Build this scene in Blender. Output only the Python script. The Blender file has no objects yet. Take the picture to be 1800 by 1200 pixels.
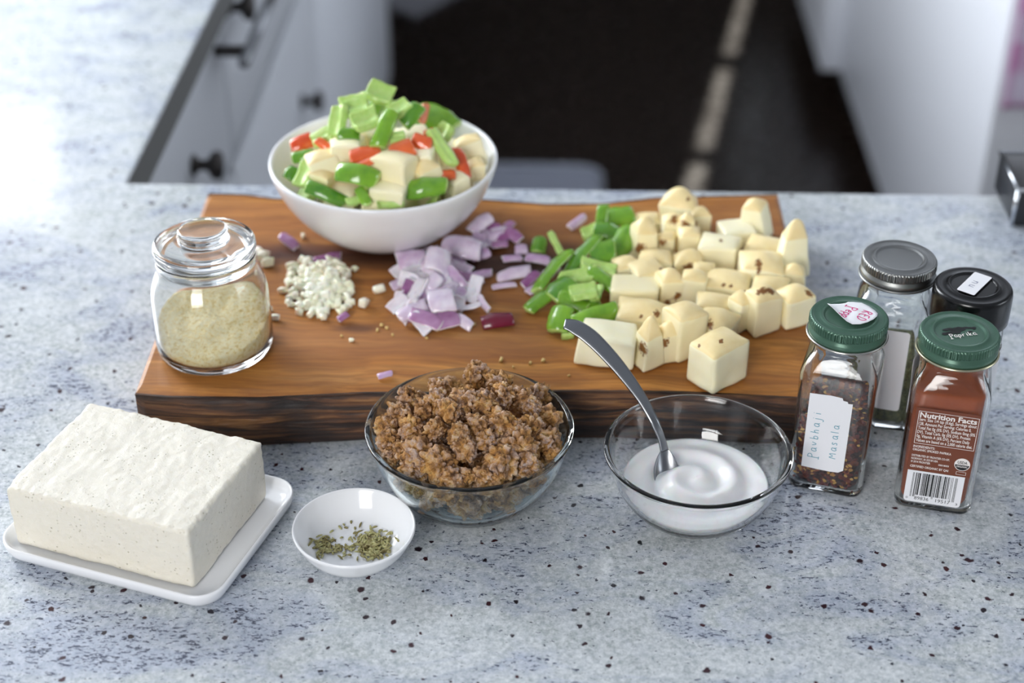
import bpy, bmesh, math, random
import numpy as np
from mathutils import Vector, Matrix, noise

S = bpy.context.scene
COL = S.collection
RND = random.Random(7)
CZ = 0.92                                   # height of the worktop above the floor
PI = math.pi

# ------------------------------------------------------------------ camera
F_PX, PITCH, YAW, CAM_H = 2870.0, math.radians(33.2), math.radians(1.75), 0.58
FW = Vector((-math.sin(YAW) * math.cos(PITCH), math.cos(YAW) * math.cos(PITCH), -math.sin(PITCH)))
RT = Vector((math.cos(YAW), math.sin(YAW), 0))
UP = RT.cross(FW)
CAM = Vector((0, 0, CZ)) - FW * (CAM_H / math.sin(PITCH))
cd = bpy.data.cameras.new('camera')
cam = bpy.data.objects.new('camera', cd)
COL.objects.link(cam)
cam.matrix_world = Matrix((RT, UP, -FW)).transposed().to_4x4()
cam.location = CAM
cd.sensor_width = 36
cd.lens = F_PX / 1800 * 36
cd.clip_start = 0.02
cd.clip_end = 50
cd.dof.use_dof = True
cd.dof.focus_distance = 0.885
cd.dof.aperture_fstop = 4.9
S.camera = cam

# ------------------------------------------------------------------ world, lamps, exposure
S.view_settings.view_transform = 'Standard'
S.view_settings.look = 'None'
S.view_settings.gamma = 1
S.view_settings.use_curve_mapping = False
S.view_settings.exposure = 0.66
W = bpy.data.worlds.new('daylight')
S.world = W
W.use_nodes = True
bg = W.node_tree.nodes['Background']
bg.inputs[0].default_value = (0.80, 0.90, 1.0, 1)
bg.inputs[1].default_value = 1.0


def area(name, loc, target, sx, sy, power, col, spread=180):
    d = bpy.data.lights.new(name, 'AREA')
    d.shape = 'RECTANGLE'
    d.size, d.size_y, d.energy, d.color, d.spread = sx, sy, power, col, math.radians(spread)
    o = bpy.data.objects.new(name, d)
    COL.objects.link(o)
    o.location = loc
    o.rotation_euler = (Vector(target) - Vector(loc)).to_track_quat('-Z', 'Z').to_euler()
    return o


area('window_light', (-1.54, 1.30, CZ + 1.00), (0.5, 1.30, CZ + 1.00), 1.7, 1.05, 57, (0.94, 0.97, 1.0))
area('window_light', (-0.75, -2.12, CZ + 0.95), (-0.3, 0.0, CZ + 0.1), 0.9, 1.0, 19, (1.0, 0.98, 0.95))  # fill light added behind the camera; its window is unseen
area('window_light', (2.12, -0.35, CZ + 0.85), (0, -0.35, CZ + 0.85), 0.5, 0.8, 3.2, (0.92, 0.96, 1.0))
area('window_light', (-1.34, 2.36, CZ + 1.08), (-1.34, 0, CZ + 1.08), 0.50, 0.26, 2.3, (0.95, 0.97, 1.0))
sd = bpy.data.lights.new('sun', 'SUN')
sd.energy, sd.angle, sd.color = 2.6, math.radians(0.6), (1.0, 0.93, 0.82)
sun = bpy.data.objects.new('sun', sd)
COL.objects.link(sun)
sun.rotation_euler = Vector((-0.132, -0.695, -0.707)).to_track_quat('-Z', 'Y').to_euler()
sun.location = (1.5, 6, 5)
S.cycles.use_denoising = True
S.cycles.max_bounces = 20
S.cycles.transmission_bounces = 16
S.cycles.transparent_max_bounces = 24
S.cycles.glossy_bounces = 8
S.cycles.diffuse_bounces = 5
S.cycles.sample_clamp_indirect = 8
S.cycles.blur_glossy = 0.6


# ------------------------------------------------------------------ pixel -> place
def ray(px, py):
    return (FW + RT * ((px - 900) / F_PX) - UP * ((py - 600) / F_PX)).normalized()


def at(px, py, h=0.0):
    """where the line of sight through a pixel meets the level h above the worktop"""
    d = ray(px, py)
    return CAM + d * ((CZ + h - CAM.z) / d.z)


def atx(px, py, x):
    d = ray(px, py)
    return CAM + d * ((x - CAM.x) / d.x)


def aty(px, py, y):
    d = ray(px, py)
    return CAM + d * ((y - CAM.y) / d.y)


def onto(px, py, hf, h0=0.15):
    """where a line of sight first comes below the height field hf(x, y) (above the worktop)"""
    d = ray(px, py)
    t = (CZ + h0 - CAM.z) / d.z
    for _ in range(400):
        p = CAM + d * t
        if p.z - CZ <= hf(p.x, p.y):
            return p
        t += 0.0006
    return p


def proj(p):
    v = Vector(p) - CAM
    k = v.dot(FW)
    return 900 + F_PX * v.dot(RT) / k, 600 - F_PX * v.dot(UP) / k, k


# ------------------------------------------------------------------ objects
def mesh_obj(name, me, parent=None, mats=(), smooth=True):
    if mats and not me.materials:
        for m in mats:
            me.materials.append(m)
    o = bpy.data.objects.new(name, me)
    COL.objects.link(o)
    if parent:
        o.parent = parent
    return o


def tag(o, label=None, cat=None, group=None, kind=None):
    if label: o['label'] = label
    if cat: o['category'] = cat
    if group: o['group'] = group
    if kind: o['kind'] = kind
    return o


def empty(name, loc, rz=0.0):
    o = bpy.data.objects.new(name, None)
    COL.objects.link(o)
    o.location = loc
    o.rotation_euler = (0, 0, rz)
    o.empty_display_size = 0.01
    return o


def smooth_me(me, on=True):
    me.polygons.foreach_set('use_smooth', [on] * len(me.polygons))
    return me


def pydata(name, v, f, smooth=True):
    me = bpy.data.meshes.new(name)
    me.from_pydata([tuple(p) for p in v], [], f)
    me.update()
    return smooth_me(me, smooth)


def box_me(name, x0, x1, y0, y1, z0, z1, bev=0.0, seg=2):
    bm = bmesh.new()
    bmesh.ops.create_cube(bm, size=1)
    for v in bm.verts:
        v.co = Vector(((x0 + x1) / 2 + v.co.x * (x1 - x0), (y0 + y1) / 2 + v.co.y * (y1 - y0), (z0 + z1) / 2 + v.co.z * (z1 - z0)))
    if bev > 0:
        bmesh.ops.bevel(bm, geom=bm.edges[:], offset=bev, segments=seg, profile=0.5, affect='EDGES')
    me = bpy.data.meshes.new(name)
    bm.to_mesh(me)
    bm.free()
    return smooth_me(me, bev > 0 and seg > 1) if bev > 0 else me


def lathe_me(name, prof, n=64, closed=True, rf=None):
    """profile of (r, z), spun about z; r = 0 closes to a pole; rf(r, z, a) may change r"""
    v, f, rows = [], [], []
    for r, z in prof:
        if r <= 1e-7:
            rows.append([len(v)] * n)
            v.append((0, 0, z))
        else:
            row = []
            for k in range(n):
                a = 2 * PI * k / n
                rr = rf(r, z, a) if rf else r
                row.append(len(v))
                v.append((rr * math.cos(a), rr * math.sin(a), z))
            rows.append(row)
    m = len(rows)
    for i in range(m if closed else m - 1):
        A, B = rows[i], rows[(i + 1) % m]
        if A[0] == A[1] and B[0] == B[1]:
            continue
        for k in range(n):
            q = (k + 1) % n
            ids = [A[k], A[q], B[q], B[k]]
            u = []
            for t in ids:
                if t not in u: u.append(t)
            if len(u) > 2: f.append(u)
    me = pydata(name, v, f)
    bm = bmesh.new(); bm.from_mesh(me)
    bmesh.ops.recalc_face_normals(bm, faces=bm.faces[:])
    bm.to_mesh(me); bm.free()
    return smooth_me(me)


def fillet(prof, it=2):
    """round a profile polyline by corner cutting, keeping its ends"""
    for _ in range(it):
        q = [prof[0]]
        for a, b in zip(prof, prof[1:]):
            q.append((a[0] * .75 + b[0] * .25, a[1] * .75 + b[1] * .25))
            q.append((a[0] * .25 + b[0] * .75, a[1] * .25 + b[1] * .75))
        q.append(prof[-1])
        prof = q
    return prof


def tube_me(name, pts, r, n=8, rads=None):
    pts = [Vector(p) for p in pts]
    v, f = [], []
    for i, p in enumerate(pts):
        t = (pts[min(i + 1, len(pts) - 1)] - pts[max(i - 1, 0)]).normalized()
        a = t.orthogonal().normalized()
        if abs(t.z) < 0.98: a = t.cross(Vector((0, 0, 1))).normalized()
        b = t.cross(a)
        rr = rads[i] if rads else r
        for k in range(n):
            w = 2 * PI * k / n
            v.append(p + (a * math.cos(w) + b * math.sin(w)) * rr)
    for i in range(len(pts) - 1):
        for k in range(n):
            q = (k + 1) % n
            f.append((i * n + k, i * n + q, (i + 1) * n + q, (i + 1) * n + k))
    f.append(tuple(range(n))[::-1]); f.append(tuple(range((len(pts) - 1) * n, len(pts) * n)))
    return pydata(name, v, f)


# ------------------------------------------------------------------ materials
def rgb(r, g, b):
    """an 8 bit screen colour as linear light"""
    def c(u):
        u /= 255
        return u / 12.92 if u <= .04045 else ((u + .055) / 1.055) ** 2.4
    return (c(r), c(g), c(b), 1)


class M:
    """one material and its node tree"""
    def __init__(s, name, base=(0.8, 0.8, 0.8, 1), rough=0.5, **kw):
        s.m = bpy.data.materials.new(name)
        s.m.use_nodes = True
        s.t = s.m.node_tree
        s.p = s.t.nodes['Principled BSDF']
        s.set('Base Color', base); s.set('Roughness', rough)
        for k, v in kw.items(): s.set(k.replace('_', ' '), v)

    def set(s, k, v):
        if hasattr(v, 'is_linked') or isinstance(v, bpy.types.NodeSocket):
            s.t.links.new(v, s.p.inputs[k])
        else:
            s.p.inputs[k].default_value = v

    def n(s, typ, props=None, **ins):
        nd = s.t.nodes.new('ShaderNode' + typ)
        for k, v in (props or {}).items(): setattr(nd, k, v)
        for k, v in ins.items():
            k = k.replace('_', ' ')
            sk = nd.inputs[int(k[1:])] if k[0] == 'i' and k[1:].isdigit() else nd.inputs[k]
            if isinstance(v, bpy.types.NodeSocket): s.t.links.new(v, sk)
            else: sk.default_value = v
        return nd

    def co(s, scale=(1, 1, 1), rot=(0, 0, 0), loc=(0, 0, 0), kind='Object', vec=None):
        c = vec or s.n('TexCoord').outputs[kind]
        return s.n('Mapping', None, Vector=c, Scale=scale, Rotation=rot, Location=loc).outputs[0]

    def noise(s, vec, scale, detail=3.0, rough=0.55, dist=0.0):
        return s.n('TexNoise', None, Vector=vec, Scale=scale, Detail=detail, Roughness=rough, Distortion=dist).outputs[0]

    def ramp(s, fac, stops, interp='LINEAR'):
        nd = s.n('ValToRGB', None, Fac=fac)
        cr = nd.color_ramp
        cr.interpolation = interp
        while len(cr.elements) < len(stops): cr.elements.new(0.5)
        for e, (pos, c) in zip(cr.elements, stops):
            e.position = pos
            e.color = c if len(c) == 4 else (*c, 1)
        return nd.outputs[0]

    def step(s, fac, a, b, lo=0.0, hi=1.0):
        return s.n('MapRange', None, i0=fac, i1=a, i2=b, i3=lo, i4=hi).outputs[0]

    def mix(s, fac, a, b, mode='MIX'):
        nd = s.n('Mix', {'data_type': 'RGBA', 'blend_type': mode})
        for i, v in ((0, fac), (6, a), (7, b)):
            if isinstance(v, bpy.types.NodeSocket): s.t.links.new(v, nd.inputs[i])
            else: nd.inputs[i].default_value = v
        return nd.outputs[2]

    def math(s, op, a, b=0.0):
        return s.n('Math', {'operation': op}, i0=a, i1=b).outputs[0]

    def attr(s, name):
        return s.n('Attribute', {'attribute_name': name}).outputs['Fac']

    def bump(s, h, strength=0.3, dist=0.001):
        s.set('Normal', s.n('Bump', None, Height=h, Strength=strength, Distance=dist).outputs[0])
        return s


def plain(name, c, rough=0.5, **kw):
    return M(name, rgb(*c), rough, **kw).m


def glass(name, tint=(1, 1, 1, 1), rough=0.0, ior=1.47):
    return M(name, tint, rough, Transmission_Weight=1.0, IOR=ior).m


# granite: blue-white ground, navy flecks in drifting clusters, garnet grains
g = M('granite', rough=0.16)
v = g.co()
big = g.noise(g.co((1, 1.7, 1), (0, 0, 0.35)), 9, 4, 0.6, 0.6)
mid = g.noise(v, 60, 5, 0.65)
fine = g.noise(v, 420, 3, 0.7)
base = g.mix(g.step(big, .38, .62), rgb(168, 176, 172), rgb(190, 197, 202))
base = g.mix(g.step(mid, .40, .66), base, rgb(214, 220, 226))
base = g.mix(g.step(fine, .32, .68, 0.0, 0.75), g.mix(0.45, base, rgb(112, 122, 128)), rgb(230, 233, 235))
gr2 = g.noise(v, 150, 4, .7)
base = g.mix(g.step(gr2, .30, .46, .55, 0), base, rgb(122, 130, 136))
wob = g.mix(0.004, v, g.n('TexNoise', None, Vector=v, Scale=230.0, Detail=2.0).outputs[1], 'ADD')
fl = g.noise(g.co((0.55, 1.25, 1), (0, 0, -0.30)), 470, 4, 0.70, 0.4)
clus = g.noise(g.co((0.8, 1.5, 1), (0, 0, -0.45), (3.1, 1.7, 0)), 17, 5, 0.62, 0.8)
thr = g.step(clus, .40, .66, 0.665, 0.530)
fleck = g.step(g.math('SUBTRACT', fl, thr), 0.0, 0.035)
base = g.mix(g.math('MULTIPLY', g.step(clus, .46, .64), 0.42), base, rgb(146, 158, 192))
base = g.mix(fleck, base, g.mix(g.noise(v, 90, 2), rgb(30, 34, 46), rgb(84, 92, 114)))
spec = g.step(g.noise(v, 260, 4, .68), .655, .70)
base = g.mix(spec, base, rgb(60, 64, 74))
for sc, r0, keep, loc in ((62.0, 0.098, 0.60, (0, 0, 0)), (34.0, 0.074, 0.70, (5.3, 2.2, 0.0))):
    vo = g.n('TexVoronoi', {'voronoi_dimensions': '2D'}, Vector=g.co(loc=loc, vec=wob), Scale=sc)
    sep = g.n('SeparateColor', None, Color=vo.outputs['Color'])
    rr = g.math('MULTIPLY', g.step(sep.outputs[1], 0, 1, .45, 1.0), r0)
    dot = g.step(g.math('SUBTRACT', vo.outputs['Distance'], rr), -0.012, 0.018, 1.0, 0.0)
    dot = g.math('MULTIPLY', dot, g.math('GREATER_THAN', sep.outputs[0], keep))
    base = g.mix(dot, base, g.mix(sep.outputs[2], rgb(62, 26, 32), rgb(34, 32, 40)))
g.set('Base Color', base)
g.set('Roughness', g.step(fine, .3, .7, .10, .22))
GRANITE = g.m

# acacia board
w = M('acacia_wood', rough=0.46, Specular_IOR_Level=0.3)
v = w.co()
long_ = w.co((3.0, 42, 42), (0, 0, 0.02))
warp = w.mix(0.02, v, w.n('TexNoise', None, Vector=v, Scale=14.0, Detail=2.0).outputs[1], 'ADD')
grain = w.noise(w.co((4, 60, 60), vec=warp), 1.0, 5, .6, .7)
hair = w.noise(w.co((14, 420, 420), vec=warp), 1.0, 3, .6)
broad = w.noise(w.co((2.2, 15, 15), (0, 0, .05), vec=warp), 1.0, 2, .5)
c = w.ramp(grain, [(0.28, rgb(122, 70, 26)), (0.45, rgb(172, 110, 46)), (0.60, rgb(198, 136, 64)), (0.76, rgb(216, 162, 90))])
c = w.mix(w.step(broad, .36, .62), w.mix(0.5, c, rgb(160, 104, 58)), c)
c = w.mix(w.step(hair, .36, .66, .5, 0), c, rgb(112, 70, 40))
sx = w.n('SeparateXYZ', None, Vector=warp)
X, Y = sx.outputs[0], sx.outputs[1]


def blob(m, X, Y, x, y, a, b, soft=0.5):
    dx = m.math('DIVIDE', m.math('SUBTRACT', X, x), a)
    dy = m.math('DIVIDE', m.math('SUBTRACT', Y, y), b)
    r = m.math('SQRT', m.math('ADD', m.math('POWER', m.math('ABSOLUTE', dx), 2), m.math('POWER', m.math('ABSOLUTE', dy), 2)))
    return m.step(r, 1.0 - soft, 1.0 + soft, 1.0, 0.0)


def bp(px, py): return at(px, py, .035)


streak = w.noise(w.co((7, 110, 110), vec=warp), 1.0, 3, .6)
for px, py, a, b, col_, amt in ((640, 452, .125, .0125, (66, 34, 24), .97), (860, 466, .075, .012, (46, 24, 18), .95),
                                (560, 440, .05, .006, (104, 62, 44), .7), (628, 579, .013, .0045, (72, 40, 26), .95),
                                (980, 440, .06, .016, (70, 40, 24), .85), (720, 600, .09, .016, (150, 100, 66), .5),
                                (960, 395, .07, .018, (120, 78, 46), .7), (1300, 420, .10, .05, (134, 86, 50), .55)):
    p = bp(px, py)
    k = blob(w, X, Y, p.x + .0108, p.y + .0108, a, b)
    c = w.mix(w.math('MULTIPLY', w.math('MULTIPLY', k, w.step(streak, .30, .55, .78, 1)), amt), c, rgb(*col_))
w.set('Base Color', c)
w.bump(grain, 0.12, 0.0006)
WOOD = w.m

b = M('bark', rough=0.6)
v = b.co()
st = b.noise(b.co((9, 70, 230)), 1.0, 5, .65, .8)
pt = b.noise(b.co((14, 40, 50)), 1.0, 3, .6)
c = b.ramp(st, [(0.30, rgb(22, 17, 17)), (0.44, rgb(54, 36, 28)), (0.54, rgb(98, 62, 38)), (0.64, rgb(142, 98, 56)), (0.74, rgb(132, 118, 112))])
c = b.mix(b.step(pt, .42, .60), c, b.mix(0.75, c, rgb(24, 20, 22)))
b.set('Base Color', c)
b.bump(st, 0.8, 0.003)
BARK = b.m

CERAMIC = plain('white_glazed_ceramic', (236, 237, 240), 0.12)
t = M('tofu', rgb(238, 235, 222), 0.55, Subsurface_Weight=0.25, Subsurface_Scale=0.004)
t.p.inputs['Subsurface Radius'].default_value = (1, .85, .6)
v = t.co()
cur = t.noise(v, 260, 5, .7)
pit = t.n('TexVoronoi', None, Vector=v, Scale=430.0).outputs['Distance']
hole = t.math('MULTIPLY', t.step(pit, .12, .24, 1, 0), t.step(t.noise(v, 120, 2), .50, .62))
t.set('Base Color', t.mix(hole, t.mix(cur, rgb(224, 218, 202), rgb(238, 233, 222)), rgb(196, 190, 168)))
t.bump(t.math('SUBTRACT', cur, t.math('MULTIPLY', hole, 1.5)), 0.6, 0.0010)
TOFU = t.m

GLASS = glass('clear_glass', (0.985, 0.995, 0.995, 1))
GLASS_BLUE = glass('blue_tinged_glass', (0.86, 0.965, 0.98, 1))
STEEL = M('brushed_steel', rgb(150, 152, 156), 0.28, Metallic=1.0).m
TIN = M('dull_tin', rgb(150, 151, 150), 0.38, Metallic=1.0).m
GREEN_TIN = M('green_lacquered_tin', rgb(74, 106, 90), 0.27, Metallic=0.35).m
RIM_TIN = M('bare_tin_rim', rgb(206, 200, 170), 0.25, Metallic=1.0).m
BLACK_PLASTIC = plain('glossy_black_plastic', (12, 12, 14), 0.22)
PAPER = plain('white_paper', (236, 236, 240), 0.7)
INK_BLUE = plain('blue_green_ink', (96, 160, 178), 0.6)
INK_PINK = plain('pink_ink', (214, 60, 130), 0.6)
INK_GREY = plain('grey_ink', (120, 124, 150), 0.6)
INK_BLACK = plain('black_ink', (14, 16, 18), 0.5)
PRINT_WHITE = plain('white_print', (238, 232, 228), 0.5)
PRINT_BROWN = plain('brown_label_film', (112, 58, 36), 0.45)
WHITE_PAINT = plain('white_cabinet_paint', (236, 239, 246), 0.35)
GREY_PAINT = plain('pale_grey_cabinet_paint', (222, 225, 230), 0.4)
GRANITE_EDGE = plain('shaded_granite_edge', (112, 112, 110), 0.6)  # same stone as the top, darkened: shade of the side faces painted in
DARK_METAL = M('dark_bronze_metal', rgb(70, 66, 64), 0.35, Metallic=0.8).m

p = M('potato', rough=0.42, Subsurface_Weight=0.2, Subsurface_Scale=0.004)
p.p.inputs['Subsurface Radius'].default_value = (1, .8, .4)
v = p.co()
sk, sp = p.attr('skin'), p.attr('spot')
rndv = p.n('ObjectInfo').outputs['Random']
flesh = p.mix(p.noise(v, 130, 3), rgb(251, 242, 202), rgb(254, 249, 224))
flesh = p.mix(p.math('MULTIPLY', rndv, .45), flesh, rgb(240, 220, 160))
skin = p.mix(p.noise(v, 220, 3), rgb(236, 210, 146), rgb(248, 232, 186))
c = p.mix(p.step(sk, .45, .75), flesh, skin)
edge = p.math('SUBTRACT', sp, p.math('MULTIPLY', p.math('SUBTRACT', p.noise(v, 420, 4, .7), .5), 2.6))
c = p.mix(p.step(edge, .75, 1.05, 1, 0), c, p.mix(p.noise(v, 500, 2), rgb(84, 48, 22), rgb(164, 112, 58)))
p.set('Base Color', c)
p.bump(p.noise(v, 260, 4), 0.10, 0.0006)
POTATO = p.m


def pepper_mats(n, skin_a, skin_b, flesh_a, flesh_b):
    s_ = M(n + '_skin', rough=0.14, Coat_Weight=0.4, Coat_Roughness=0.08, Subsurface_Weight=0.12, Subsurface_Scale=0.003)
    r_ = s_.n('ObjectInfo').outputs['Random']
    s_.set('Base Color', s_.mix(s_.math('ADD', s_.math('MULTIPLY', r_, .55), s_.step(s_.noise(s_.co(), 110, 2), .3, .7, 0, .45)), rgb(*skin_a), rgb(*skin_b)))
    f_ = M(n + '_flesh', rough=0.3, Subsurface_Weight=0.25, Subsurface_Scale=0.003)
    f_.set('Base Color', f_.mix(f_.noise(f_.co(), 240, 3), rgb(*flesh_a), rgb(*flesh_b)))
    f_.bump(f_.noise(f_.co(), 300, 3), .2, .0008)
    return s_.m, f_.m


GREEN_SKIN, GREEN_FLESH = pepper_mats('green_pepper', (66, 126, 36), (136, 184, 50), (146, 194, 74), (208, 228, 152))
RED_SKIN, RED_FLESH = pepper_mats('red_pepper', (212, 70, 30), (234, 118, 62), (228, 108, 70), (242, 160, 122))
ON_SKIN, ON_FLESH = pepper_mats('red_onion', (128, 52, 118), (190, 150, 186), (222, 212, 224), (240, 236, 240))
ON_PALE, _ = pepper_mats('pale_onion', (176, 132, 178), (238, 230, 240), (220, 212, 224), (238, 232, 240))
ON_DARK, _ = pepper_mats('dark_onion', (96, 14, 40), (126, 26, 56), (220, 200, 210), (230, 220, 226))
gm = M('garlic', rough=0.4, Subsurface_Weight=0.25, Subsurface_Scale=0.002)
gm.set('Base Color', gm.mix(gm.n('ObjectInfo').outputs['Random'], rgb(236, 234, 204), rgb(250, 248, 232)))
GARLIC = gm.m
CRUMB = plain('golden_crumb', (214, 186, 120), 0.7)

cr = M('crumbled_protein', rough=0.8)
v = cr.n('VectorMath', {'operation': 'ADD'}, i0=cr.co(), i1=cr.n('CombineXYZ', None, X=cr.math('MULTIPLY', cr.n('ObjectInfo').outputs['Random'], 37.0)).outputs[0]).outputs[0]
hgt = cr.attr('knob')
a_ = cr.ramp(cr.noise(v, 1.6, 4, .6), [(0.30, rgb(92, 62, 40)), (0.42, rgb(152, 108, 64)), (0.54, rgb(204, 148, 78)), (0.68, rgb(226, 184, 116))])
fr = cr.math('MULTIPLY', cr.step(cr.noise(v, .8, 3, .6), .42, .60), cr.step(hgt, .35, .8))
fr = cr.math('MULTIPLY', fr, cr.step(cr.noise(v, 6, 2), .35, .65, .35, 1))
c = cr.mix(cr.step(hgt, 0.0, .5, .65, 0), a_, rgb(58, 34, 26))  # hollows between knobs darkened to stand in for crevice shade
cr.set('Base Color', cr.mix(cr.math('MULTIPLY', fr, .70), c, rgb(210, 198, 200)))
cr.bump(cr.noise(v, 9, 3), .5, .08)
CRUMBLE = cr.m

ys = M('yellow_flakes', rough=0.8)
v = ys.co()
ys.set('Base Color', ys.ramp(ys.noise(v, 480, 4, .7), [(0.30, rgb(216, 184, 110)), (0.45, rgb(246, 226, 164)), (0.60, rgb(252, 242, 206)), (0.72, rgb(246, 214, 96))]))
ys.bump(ys.noise(v, 600, 4, .7), .8, .002)
YEAST = ys.m
pp = M('paprika_powder', rough=0.85)
pp.set('Base Color', pp.mix(pp.noise(pp.co(), 160, 4), rgb(152, 66, 18), rgb(176, 84, 28)))
PAPRIKA = pp.m
ck = M('chili_flakes', rough=0.6)
v = ck.co()
vo = ck.n('TexVoronoi', None, Vector=v, Scale=420.0)
cs = ck.n('SeparateColor', None, Color=vo.outputs['Color'])
ck.set('Base Color', ck.ramp(cs.outputs[0], [(0.0, rgb(52, 24, 20)), (0.30, rgb(88, 40, 30)), (0.52, rgb(112, 52, 32)), (0.72, rgb(68, 40, 32)), (0.88, rgb(190, 140, 74)), (0.95, rgb(150, 80, 44))], 'CONSTANT'))
ck.bump(vo.outputs['Distance'], .7, .002)
CHILI = ck.m
SEED_PALE = plain('pale_chili_seed', (206, 160, 84), 0.5)
CHIP_RED = plain('dark_red_chili_chip', (96, 30, 22), 0.45)
hb = M('dried_herb', rough=0.8)
hb.set('Base Color', hb.mix(hb.step(hb.noise(hb.co(), 400, 4, .7), .35, .65), rgb(58, 66, 44), rgb(132, 134, 92)))
hb.bump(hb.noise(hb.co(), 500, 3), .8, .002)
HERB = hb.m
YOGURT = M('white_yogurt', rgb(244, 243, 244), 0.3, Subsurface_Weight=0.3, Subsurface_Scale=0.004).m
fs = M('fennel_seed', rough=0.55)
fs.set('Base Color', fs.ramp(fs.noise(fs.co(), 260, 3, .7), [(0.32, rgb(98, 84, 44)), (0.48, rgb(150, 142, 92)), (0.62, rgb(184, 182, 128)), (0.75, rgb(128, 112, 92))]))
FENNEL = fs.m

fl_ = M('dark_wood_floor', rough=0.22)
v = fl_.co()
fl_.set('Base Color', fl_.mix(fl_.noise(fl_.co((40, 2, 1)), 1, 4, .6), rgb(22, 16, 13), rgb(42, 31, 25)))
fl_.set('Roughness', fl_.step(fl_.noise(v, 30, 3), .3, .7, .2, .34))
FLOOR = fl_.m
WALL = plain('wall_paint', (176, 178, 182), 0.8)

# ================================================================== the setting
def structure(name, me, mats, parent=None):
    o = mesh_obj(name, me, parent, mats)
    if not parent: o['kind'] = 'structure'
    return o


def boxes_me(name, bs):
    v, f = [], []
    for x0, x1, y0, y1, z0, z1 in bs:
        k = len(v)
        v += [(x0, y0, z0), (x1, y0, z0), (x1, y1, z0), (x0, y1, z0), (x0, y0, z1), (x1, y0, z1), (x1, y1, z1), (x0, y1, z1)]
        f += [tuple(k + i for i in q) for q in ((0, 3, 2, 1), (4, 5, 6, 7), (0, 1, 5, 4), (1, 2, 6, 5), (2, 3, 7, 6), (3, 0, 4, 7))]
    return pydata(name, v, f, False)


XL, XR, YF, YB, ZC = -1.62, 2.2, -2.2, 3.6, 2.52
structure('wall_return', boxes_me('wall_return', [(XL, -1.62, 2.44, 2.50, 0, 2.52), (-1.06, -.92, 2.44, 2.50, 0, 2.52), (-1.62, -1.06, 2.44, 2.50, 0, CZ + .93), (-1.62, -1.06, 2.44, 2.50, CZ + 1.23, 2.52)]), [WALL])
structure('floor', box_me('floor', XL, XR, YF, YB, -0.05, 0), [FLOOR])
structure('ceiling', box_me('ceiling', XL - .1, XR + .1, YF - .1, YB + .1, ZC, ZC + .1), [WALL])
wz0, wz1 = CZ + .38, CZ + 1.56
structure('wall_left', boxes_me('wall_left', [(XL - .1, XL, YF, .42, 0, ZC), (XL - .1, XL, 2.18, YB, 0, ZC), (XL - .1, XL, .42, 2.18, 0, wz0), (XL - .1, XL, .42, 2.18, wz1, ZC)]), [WALL])
wn = structure('window_1', boxes_me('window_1', [(XL - .08, XL - .03, .42, .47, wz0, wz1), (XL - .08, XL - .03, 2.13, 2.18, wz0, wz1), (XL - .08, XL - .03, .42, 2.18, wz0, wz0 + .05), (XL - .08, XL - .03, .42, 2.18, wz1 - .05, wz1)]), [WHITE_PAINT])
for y in (1.0, 1.6):
    structure('mullion', box_me('mullion', XL - .07, XL - .04, y - .02, y + .02, wz0, wz1), [WHITE_PAINT], wn)
structure('wall_right', boxes_me('wall_right', [(XR, XR + .1, YF, -.95, 0, ZC), (XR, XR + .1, .25, YB, 0, ZC), (XR, XR + .1, -.95, .25, 0, CZ + .25), (XR, XR + .1, -.95, .25, CZ + 1.45, ZC)]), [WALL])
structure('wall_front', boxes_me('wall_front', [(XL, -1.25, YF - .1, YF, 0, ZC), (-.25, XR, YF - .1, YF, 0, ZC), (-1.25, -.25, YF - .1, YF, 0, CZ + .40), (-1.25, -.25, YF - .1, YF, CZ + 1.50, ZC)]), [WALL])
sl, sr = .588, .626  # slit in the unseen back wall, shaped with its bars to lay the sun streak
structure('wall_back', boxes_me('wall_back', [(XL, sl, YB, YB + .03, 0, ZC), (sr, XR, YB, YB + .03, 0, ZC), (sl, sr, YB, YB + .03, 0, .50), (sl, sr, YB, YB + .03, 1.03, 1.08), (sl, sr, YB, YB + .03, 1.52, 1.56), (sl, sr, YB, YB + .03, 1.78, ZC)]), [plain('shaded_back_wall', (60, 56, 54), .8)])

# ------------------------------------------------------------------ worktop
CX, CY = at(222, 323).x, 0.2125


def prism_me(name, outline, z0, z1, bev=0.0):
    bm = bmesh.new()
    fc = bm.faces.new([bm.verts.new((x, y, z0)) for x, y in outline])
    ex = bmesh.ops.extrude_face_region(bm, geom=[fc])
    for e in ex['geom']:
        if isinstance(e, bmesh.types.BMVert): e.co.z = z1
    bmesh.ops.recalc_face_normals(bm, faces=bm.faces[:])
    if bev:
        ed = [e for e in bm.edges if abs(e.verts[0].co.z - z1) < 1e-6 and abs(e.verts[1].co.z - z1) < 1e-6]
        bmesh.ops.bevel(bm, geom=ed, offset=bev, segments=3, profile=.5, affect='EDGES')
    me = bpy.data.meshes.new(name)
    bm.to_mesh(me); bm.free()
    return me


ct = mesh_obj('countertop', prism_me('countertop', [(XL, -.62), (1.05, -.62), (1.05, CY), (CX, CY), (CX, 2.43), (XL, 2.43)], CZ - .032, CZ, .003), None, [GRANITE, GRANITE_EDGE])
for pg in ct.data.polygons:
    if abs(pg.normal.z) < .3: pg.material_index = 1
tag(ct, 'blue-white speckled granite worktop with dark red garnet spots, L-shaped', 'countertop')

# ------------------------------------------------------------------ drawers and doors below the side arm of the worktop
FX = CX - .022
gapz = atx(397, 323, FX).z
dark_body = plain('shaded_cabinet_gap', (18, 18, 19), .8)  # near-black body stands in for the shade between drawer and door fronts


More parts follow.
